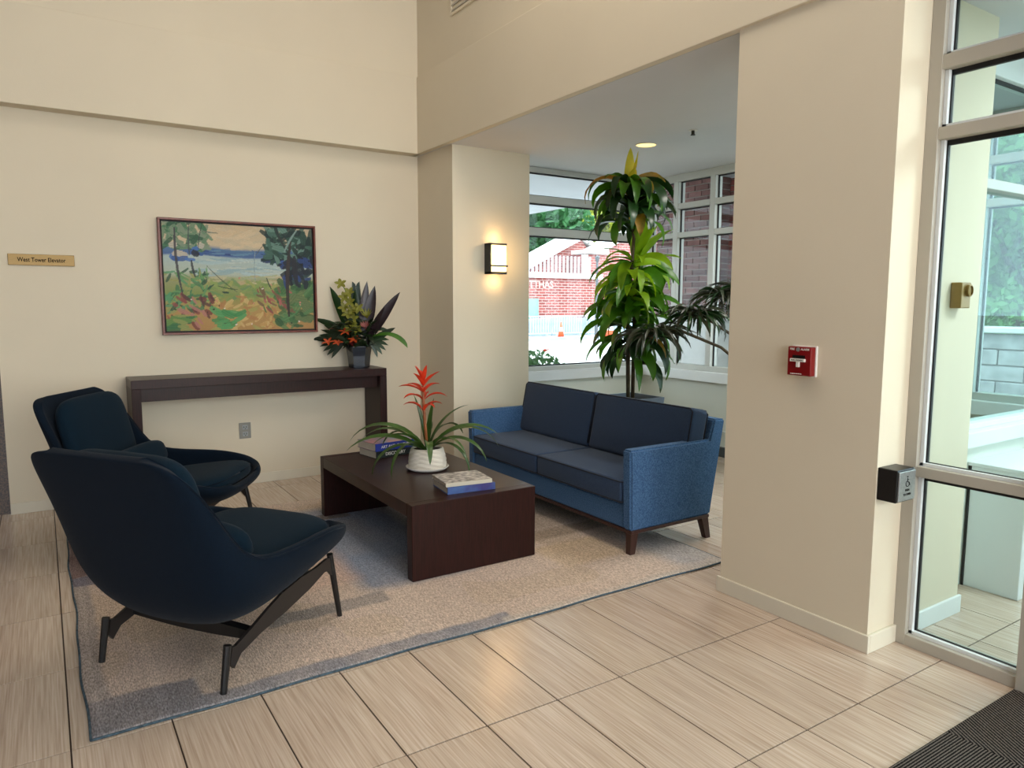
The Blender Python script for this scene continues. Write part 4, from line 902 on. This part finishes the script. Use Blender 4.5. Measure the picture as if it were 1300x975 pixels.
# ---- tall corn plant behind the sofa
def corn_plant():
    px_, py_ = 4.07, 4.45
    p = thing('square_planter', 'grey-blue square planter behind the sofa holding the tall plant', 'planter', (px_, py_, 0))
    b = BM(); s0, s1, h = .15, .20, .69
    for (sa, sb, za, zb) in ((s0, s1, 0, h),):
        pass
    ring = lambda s_, z_: [b.verts.new((sx*s_, sy*s_, z_)) for sx, sy in ((-1, -1), (1, -1), (1, 1), (-1, 1))]
    rs_ = [ring(s0, 0), ring(s1, h), ring(s1-.015, h), ring(s1-.022, h-.05)]
    for a, c in zip(rs_, rs_[1:]):
        for k in range(4): b.faces.new((a[k], a[(k+1) % 4], c[(k+1) % 4], c[k]))
    b.faces.new(rs_[0][::-1]); bmesh.ops.recalc_face_normals(b, faces=b.faces); obj('planter_body', b, M['planter'], p)
    b = BM(); box(b, -s1+.024, s1-.024, -s1+.024, s1-.024, h-.09, h-.055); obj('soil', b, M['soil'], p)
    t = thing('corn_plant', 'tall corn plant with lime and dark drooping strap leaves reaching the ceiling', 'plant', (px_, py_, h-.06))
    Z = h-.055; random.seed(11)
    c1 = [(-.02, 0, 0), (-.03, .01, .5), (-.02, .0, 1.0), (.0, -.01, 1.35), (-.035, 0, 1.62), (-.06, 0, 1.75)]
    c2 = [(.05, .02, 0), (.06, .03, .45), (.05, .02, .95), (.06, .0, 1.15)]
    c3 = [(-.05, -.04, 0), (-.07, -.05, .35), (-.06, -.06, .6)]
    for c, r_ in ((c1, .014), (c2, .016), (c3, .014)): obj('cane', tube(BM(), c, r_, 10), M['stem'], t, smooth=True)
    def at(c, z_):
        for a, b_ in zip(c, c[1:]):
            if a[2] <= z_ <= b_[2]:
                f = (z_-a[2])/(b_[2]-a[2]); return (a[0]+(b_[0]-a[0])*f, a[1]+(b_[1]-a[1])*f, z_)
        return c[-1]
    def put(c, z_, az, el, ln, wd, dr, m_, tw=0, roll=0):
        b = BM(); leaf(b, at(c, z_), az, el, ln, wd, dr, 10, .16, tw, wpos=.42, ripple=.003, roll=roll); obj('leaf', b, M[m_], t, smooth=True)
    k = 0
    # crown
    for i in range(50):
        k += 1; az = k*2.39996; z_ = 1.38+.38*(i/50)**.6
        m_ = random.choice(['dgreen', 'mgreen', 'dgreen', 'dgreen', 'yorange' if i % 6 == 0 else 'mgreen'])
        put(c1, z_, az, random.uniform(.35, .95), random.uniform(.36, .52), random.uniform(.08, .115), random.uniform(2.3, 2.95), m_, random.uniform(-.5, .5), random.uniform(-.6, .6))
    put(c1, 1.70, -2.15, 1.52, .36, .085, .05, 'yel'); put(c1, 1.74, -.6, 1.25, .30, .03, -.2, 'yel', 0, .9); put(c1, 1.66, -2.0, 1.3, .26, .10, .5, 'yel', .2); put(c1, 1.73, -.9, .95, .34, .11, 1.9, 'yorange', 0, .5); put(c1, 1.70, -1.6, .8, .34, .10, 2.2, 'yorange', 0, .3)
    put(c1, 1.73, 3.3, .9, .34, .07, 1.7, 'mgreen')
    # bright young tuft at mid height
    for i, (az, el, ln, wd, dr) in enumerate([(-2.0, 1.35, .40, .15, .25), (-1.2, 1.0, .42, .13, .6), (-.6, 1.25, .40, .12, .35), (.0, 1.05, .42, .10, .6), (-1.6, 1.25, .36, .11, .5), (2.6, .9, .36, .06, 1.2), (-.3, .55, .42, .07, .9), (3.0, .6, .40, .07, 1.6), (-2.2, .7, .38, .08, 1.7), (.8, .8, .42, .08, 1.2)]):
        put(c2, 1.13, az, el, ln, wd, dr, 'lgreen', random.uniform(-.3, .3))
    # long skirt below: many large leaves, bright high up, darker low down
    for i in range(118):
        k += 1; az = k*2.39996+random.uniform(-.3, .3); z_ = .34+.83*(1-(i/118))**.9
        c = c2 if i % 3 else c1
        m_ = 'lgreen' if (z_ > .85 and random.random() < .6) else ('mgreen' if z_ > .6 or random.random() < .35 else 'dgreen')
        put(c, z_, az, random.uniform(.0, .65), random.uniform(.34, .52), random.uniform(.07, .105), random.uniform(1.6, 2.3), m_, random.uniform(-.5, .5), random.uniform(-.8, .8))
    put(c3, .55, -1.2, .3, .40, .07, 1.8, 'yorange', .2)
corn_plant()

# ---- narrow-leaved plant, pot hidden behind the pillar, heads hanging into view
def marginata():
    x, y = 4.93, 3.70
    p = thing('round_planter', 'grey round planter behind the cream pillar', 'planter', (x, y, 0))
    b = BM(); lathe(b, [(.13, 0), (.17, .36), (.165, .38), (.155, .37), (.15, .33)], 32); obj('planter_body', b, M['planter'], p, smooth=True)
    b = BM(); lathe(b, [(.02, .325), (.15, .33)], 24); obj('soil', b, M['soil'], p)
    t = thing('dragon_tree', 'narrow dark purple-green leaved plant leaning over beside the pillar', 'plant', (x, y, .33)); random.seed(21)
    heads = [[(0, 0, 0), (-.02, .05, .6), (-.10, .15, .98), (-.24, .27, 1.17), (-.31, .33, 1.19)], [(0, .02, 0), (-.05, .08, .5), (-.22, .22, .86), (-.50, .33, 1.04), (-.62, .36, 1.02)], [(0, -.02, 0), (-.10, .02, .5), (-.40, .20, .78), (-.72, .35, .92), (-.98, .45, .87)], [(.02, 0, 0), (-.02, .12, .7), (-.10, .22, 1.05), (-.20, .24, 1.28)]]
    n = 0
    for hi, c in enumerate(heads):
        obj('cane', tube(BM(), c, [.012]*(len(c)-1)+[.008], 8), M['stem'], t, smooth=True)
        e = Vector(c[-1]); d = (e-Vector(c[-2])).normalized()
        cnt = (66, 74, 60, 46)[hi]
        for i in range(cnt):
            az = i*2.39996+random.uniform(-.2, .2); f = random.random()
            base = e-d*(.16*f)
            b = BM(); leaf(b, base, az, random.uniform(-.1, .75), random.uniform(.26, .40), random.uniform(.024, .036), random.uniform(1.3, 2.3), 7, .15, random.uniform(-.3, .3), wpos=.4, roll=random.uniform(-.9, .9))
            obj('leaf', b, M['purple'] if random.random() < .65 else M['dgreen'], t, smooth=True)
marginata()

# ================================================================== OUTSIDE
GZ = -.3
struct('ground', bxb(-60, 120, 6.1, 140, GZ-.3, GZ), M['paving'])
struct('ground_side', bxb(5.56, 120, -60, 6.1, GZ-.3, GZ), M['paving'])
# canopy soffit round the corner of the building
struct('ceiling_canopy', bxb(3.0, 6.62, 5.9, 14, 2.86, 3.2), M['soffit'])
struct('ceiling_canopy_side', bxb(5.56, 6.62, -4, 5.9, 2.86, 3.2), M['soffit'])
def brick_wall(name, label, x, y0, y1, z0, z1, depth, m_, ztop=None):
    """pier: bricks laid one by one on the face towards the room (normal -X) and the +Y / -Y ends"""
    t = thing(name, label, 'pier', (x+depth/2, (y0+y1)/2, GZ))
    obj('concrete_base', bxb(x-.03, x+depth+.03, y0-.03, y1+.03, GZ, z0, .01, 1), M['concrete'], t, world=True)
    obj('mortar_core', bxb(x+.012, x+depth, y0+.012, y1-.012, z0, z1), M['mortar'], t, world=True)
    bw, bh, g = .200, .0677, .011
    full = bpy.data.meshes.new('brick'); b = bxb(-.0, .05, -(bw-g)/2, (bw-g)/2, 0, bh-g, .003, 1); b.to_mesh(full); b.free(); full.materials.append(m_)
    half = bpy.data.meshes.new('brick'); b = bxb(-.0, .05, -(bw/2-g)/2, (bw/2-g)/2, 0, bh-g, .003, 1); b.to_mesh(half); b.free(); half.materials.append(m_)
    endb = bpy.data.meshes.new('brick'); b = bxb(0, depth-.058, 0, .05, 0, bh-g, .003, 1); b.to_mesh(endb); b.free(); endb.materials.append(m_)
    r = 0; z_ = z0+.004; cnt = 0; T0 = WM[t.name].inverted()
    while z_+bh-g < z1:
        y = y0+(bw/2 if r % 2 else 0)
        items = []
        if r % 2: items.append((y0+bw/4, half))
        while y+bw <= y1+.001: items.append((y+bw/2, full)); y += bw
        if y+bw/2 <= y1+.001: items.append((y+bw/4, half))
        for yy, me in items:
            o = bpy.data.objects.new('brick', me); C.objects.link(o); o.parent = t
            o.location = T0 @ Vector((x+random.uniform(-.0015, .0015), yy, z_)); cnt += 1
        me = endb
        o = bpy.data.objects.new('brick', me); C.objects.link(o); o.parent = t; o.location = T0 @ Vector((x+.058, y0, z_)); cnt += 1
        z_ += bh; r += 1
    return cnt
n1 = brick_wall('brick_pier', 'shaded purple-brown brick pier under the canopy outside the alcove side window', 6.30, 5.58, 6.48, 1.30, 2.855, .25, M['brickshade'])
n2 = brick_wall('brick_pier', 'sunlit red brick pier beside the shaded one, nearest the room pillar', 6.66, 4.2, 5.80, 1.30, 3.3, .3, M['bricksun'])
print('bricks', n1, n2)

# clipped shrub bed outside the back window
def leafcloud(name, m_, parent, blobs, n, size, seed, kind='stuff'):
    rs = np.random.RandomState(seed); B = np.array(blobs, float); vol = B[:, 3]*B[:, 4]*B[:, 5]; pr = vol/vol.sum()
    k = rs.choice(len(B), n, p=pr); d = rs.normal(size=(n, 3)); d /= np.linalg.norm(d, axis=1)[:, None]; rad = rs.rand(n)**.35
    c = B[k, :3]+d*B[k, 3:6]*rad[:, None]
    a = rs.normal(size=(n, 3)); a /= np.linalg.norm(a, axis=1)[:, None]; b = np.cross(a, rs.normal(size=(n, 3))); b /= np.linalg.norm(b, axis=1)[:, None]
    s = size*(.6+.8*rs.rand(n))[:, None]
    V = np.stack([c-a*s, c-b*s*.45, c+a*s, c+b*s*.45], 1).reshape(-1, 3)
    q = np.arange(n*4).reshape(-1, 4); me = bpy.data.meshes.new(name)
    me.vertices.add(n*4); me.vertices.foreach_set('co', V.astype(np.float32).ravel()); me.loops.add(n*4); me.loops.foreach_set('vertex_index', q.astype(np.int32).ravel())
    me.polygons.add(n); me.polygons.foreach_set('loop_start', np.arange(0, n*4, 4, dtype=np.int32)); me.update(calc_edges=True)
    return finish(name, me, m_, parent, kind)
t = thing('shrub', 'leafy green shrub with red blossom just outside the back window', 'shrub', (5.0, 7.3, GZ))
leafcloud('foliage', M['hedge'], t, [(0, 0, .75, .55, .45, .45), (.45, -.1, .55, .45, .4, .4), (-.5, .1, .8, .5, .4, .45), (-.9, .2, .8, .4, .4, .45)], 5200, .045, 2)
b = BM()
for k in range(6): leaf(b, (.02, -.32, 1.18), k*PI/3, .6, .07, .03, .3, 4, .2)
obj('blossom', b, M['bract'], t)
b = BM(); [tube(b, [(x_, 0, 0), (x_*1.4, .05, .5), (x_*1.7, 0, .9)], [.02, .015, .006], 6) for x_ in (-.6, -.3, 0, .3)]; obj('stems', b, M['bark'], t)
# the brick building across the street (far: brick pattern is material)
def building():
    Y = 34.0; t = thing('brick_building', 'red brick building with white gabled rooflines across the street', 'building', (28, Y, GZ))
    fb = M['farbrick']
    def wall(name, poly, y0, y1, m_=fb): return obj(name, prism(BM(), poly, 1, y0, y1), m_, t, world=True)
    # left gable wall (set back), right big gable wall (nearer)
    wall('gable_wall', [(21.2, GZ), (29.6, GZ), (29.6, 3.9), (28.2, 5.45), (24.9, 3.8), (21.2, 3.8)], Y+1.6, Y+4)
    wall('gable_wall', [(27.3, GZ), (40, GZ), (40, 4.6), (33.2, 7.0), (28.2, 4.35), (27.3, 4.35)], Y, Y+1.5)
    wall('low_wall', [(20, GZ), (27.6, GZ), (27.6, 2.85), (20, 2.85)], Y-1.0, Y-.6)
    wall('coping', [(20, 2.85), (27.7, 2.85), (27.7, 3.12), (20, 3.12)], Y-1.2, Y-.4, M['extwhite'])
    wall('gable_wall', [(18, GZ), (23.6, GZ), (23.6, 3.6), (20.8, 5.2), (18, 3.9)], Y+4.2, Y+6)
    def rake(a, b_, y0, y1, th=.5):
        b = BM(); d = Vector((b_[0]-a[0], b_[1]-a[1])).normalized(); n_ = Vector((-d.y, d.x))*th
        prism(b, [a, b_, (b_[0]+n_.x, b_[1]+n_.y), (a[0]+n_.x, a[1]+n_.y)], 1, y0, y1); obj('white_rake_board', b, M['extwhite'], t, world=True)
    rake((24.2, 3.45), (28.25, 5.4), Y+1.3, Y+4.2, .2); rake((28.15, 5.4), (30.6, 4.2), Y+1.3, Y+4.2, .2)
    rake((28.6, 4.5), (33.3, 7.0), Y-.25, Y+1.6, .28); rake((33.2, 7.0), (40, 4.6), Y-.25, Y+1.6, .28)
    obj('eave_return', bxb(27.2, 29.0, Y-.2, Y+1.2, 4.38, 4.6), M['extwhite'], t, world=True)
    obj('downspout', bxb(27.05, 27.35, Y-.25, Y, 3.1, 4.3), M['extwhite'], t, world=True)
    b = BM(); lathe(b, [(.46, 0), (.46, .1)], 24); b.transform(face_mw((33.0, Y-.02, 4.15), (0, -1, 0))); obj('round_vent', b, M['extwhite'], t, world=True)
    for k in range(26): obj('railing_bar', bxb(20.2+k*.27, 20.27+k*.27, Y-.9, Y-.8, 3.12, 4.1), M['rail'], t, world=True)
    obj('door', bxb(20.5, 23.2, Y-1.08, Y-.98, GZ, 1.7), M['tealdoor'], t, world=True)
    text('lettering', 'TTHAS', .55, M['faintletter'], t, face_mw((23.4, Y-1.02, 2.45), (0, -1, 0)), .02)
    obj('ledge', bxb(24.5, 34, Y-2, Y-.2, GZ, .55), M['concrete'], t, world=True)
building()
t = thing('air_conditioner', 'white boxy cooling unit on the ledge before the brick building', 'machine', (27.2, 32.8, .55))
obj('casing', bxb(26.4, 28.1, 32.3, 32.75, .56, 1.2, .05), M['extwhite'], t, world=True); obj('grille', bxb(26.6, 27.9, 32.26, 32.3, .65, 1.05), M['darkbase'], t, world=True)
# barricades (each a thing) and cones
def barricade(x, lab):
    t = thing('crowd_barrier', lab, 'barrier', (x, 31, GZ), 0, 'steel crowd barriers across the street')
    b = BM(); tube(b, [(-1.05, 0, .15), (-1.05, 0, 1.05), (1.05, 0, 1.05), (1.05, 0, .15), (-1.05, 0, .15)], .035, 6); obj('barrier_frame', b, M['rail'], t)
    for k in range(12): b = BM(); tube(b, [(-.9+k*.163, 0, .15), (-.9+k*.163, 0, 1.05)], .018, 5); obj('upright', b, M['rail'], t)
    for sx in (-.8, .8): obj('foot', bxb(sx-.04, sx+.04, -.3, .3, 0, .06), M['rail'], t)
    for sx in (-.8, .8): obj('post', bxb(sx-.02, sx+.02, -.02, .02, .06, .16), M['rail'], t)
for i in range(5): barricade(21.6+i*2.2, ['leftmost steel crowd barrier by the teal door', 'second steel crowd barrier from the teal door', 'middle steel crowd barrier behind the small cone', 'fourth steel crowd barrier from the teal door', 'rightmost steel crowd barrier behind the plant leaves'][i])
t = thing('tarpaulin', 'grey-blue sheeted construction heap behind the crowd barriers', 'tarpaulin', (26, 32, GZ))
b = BM(); prism(b, [(20.8, GZ), (31.8, GZ), (31.8, .62), (27.5, .5), (24, .72), (20.9, .55)], 1, 31.35, 31.95); obj('sheet', b, M['tarp'], t, world=True)
def cone(x, y, s, lab):
    t = thing('traffic_cone', lab, 'cone', (x, y, GZ), 0, 'orange traffic cones outside')
    obj('base', bxb(-.22*s, .22*s, -.22*s, .22*s, 0, .04), M['cone'], t)
    b = BM(); lathe(b, [(.17*s, .04), (.03*s, .8*s)], 16); obj('cone_body', b, M['cone'], t, smooth=True)
    b = BM(); lathe(b, [(.122*s, .32*s), (.088*s, .52*s)], 16); obj('reflective_band', b, M['extwhite'], t)
cone(22.2, 29.5, 1.0, 'small orange cone in front of the middle crowd barriers')
cone(22.6, 26.2, 1.5, 'larger orange cone seen left of the tall plant')
cone(8.7, 5.55, 1.35, 'big orange cone outside the side window by the pillar')
# kerb and road edge
t = thing('kerb', 'low pale kerb across the paving outside the back window', 'kerb', (20, 27.5, GZ)); obj('kerb_stone', bxb(10, 45, 27.4, 27.7, GZ, GZ+.14), M['tarp'], t, world=True)
# lamp post
t = thing('street_lamp', 'slim dark street lamp post before the brick building', 'lamp post', (24.6, 29.6, GZ))
b = BM(); tube(b, [(0, 0, 0), (0, 0, 3.9)], [.09, .06], 10); obj('pole', b, M['darkbase'], t); b = BM(); lathe(b, [(.05, 3.9), (.08, 3.93), (.13, 4.15), (.06, 4.22), (.02, 4.24)], 16); obj('lantern', b, M['darkbase'], t)
# trees
def tree(lab, x, y, h, r, m_, seed, n=9000, size=.22, trunk=.22):
    t = thing('tree', lab, 'tree', (x, y, GZ)); rs = random.Random(seed)
    bl = [(rs.uniform(-r, r)*.7, rs.uniform(-r, r)*.6, h*.6+rs.uniform(-.3, .38)*h*.8, r*rs.uniform(.35, .6), r*rs.uniform(.35, .6), r*rs.uniform(.3, .5)) for _ in range(14)]
    leafcloud('foliage', m_, t, bl, n, size, seed)
    b = BM(); tube(b, [(0, 0, 0), (.1, 0, h*.3), (.0, .1, h*.62)], [trunk, trunk*.8, trunk*.4], 10)
    for k in range(5): a = k*1.3; tube(b, [(0, .05, h*.35), (math.cos(a)*r*.5, math.sin(a)*r*.4, h*.7)], [trunk*.4, trunk*.12], 6)
    obj('trunk', b, M['bark'], t, smooth=True)
tree('deep green leafy tree behind the left gable of the brick building', 30.5, 46, 12, 5.0, M['treeg'], 1, 16000, .34)
tree('yellow-green leafy tree behind the middle of the brick building', 40, 47, 12.5, 5.2, M['treey'], 2, 16000, .34)
tree('green leafy tree rising at the left window edge', 24, 58, 12, 4.5, M['treeg'], 3, 12000, .34)
tree('yellow-green tree to the right behind the tall plant', 50, 50, 13, 4.5, M['treey'], 5, 12000, .34)
tree('pale green tree close outside the side window behind the door glass', 11.5, 4.6, 5.4, 2.0, M['treep'], 6, 22000, .09, .12)
tree('pale green bushy tree beyond the stone retaining wall', 12.5, 2.2, 5.6, 2.2, M['treep'], 7, 22000, .09, .12)
tree('mid green tree further behind the stone retaining wall', 16, 8.6, 7, 3.0, M['treeg'], 8, 14000, .14, .15)
t = thing('shrub', 'pale bushy shrubs growing on top of the retaining wall', 'shrub', (11.7, 3.6, GZ)); leafcloud('foliage', M['treep'], t, [(0, 0, 1.75, .8, 2.4, .8), (.6, -1, 2.2, .8, 1.6, .9), (.5, 1.3, 2.1, .8, 1.5, .9)], 16000, .07, 12)
# stone retaining wall: blocks one by one
t = thing('retaining_wall', 'grey stone block retaining wall outside behind the door glass', 'wall', (10.1, 3.4, GZ))
obj('wall_core', bxb(10.02, 10.5, .3, 7.2, GZ, 1.06), M['mortar'], t, world=True)
blk = bpy.data.meshes.new('stone_block'); b = bxb(-.04, .03, -.293, .293, 0, .19, .01, 1); b.to_mesh(blk); b.free(); blk.materials.append(M['stone'])
for r in range(7):
    for k in range(11):
        yy = .62+k*.6+(.3 if r % 2 else 0)
        if yy > 7.0: continue
        o = bpy.data.objects.new('stone_block', blk); C.objects.link(o); o.parent = t; o.location = (10.02+random.uniform(-.012, .012)-10.1, yy-3.4, r*.2)
obj('cap_stone', bxb(9.92, 10.56, .3, 7.2, 1.10, 1.17, .01, 1), M['concrete'], t, world=True)
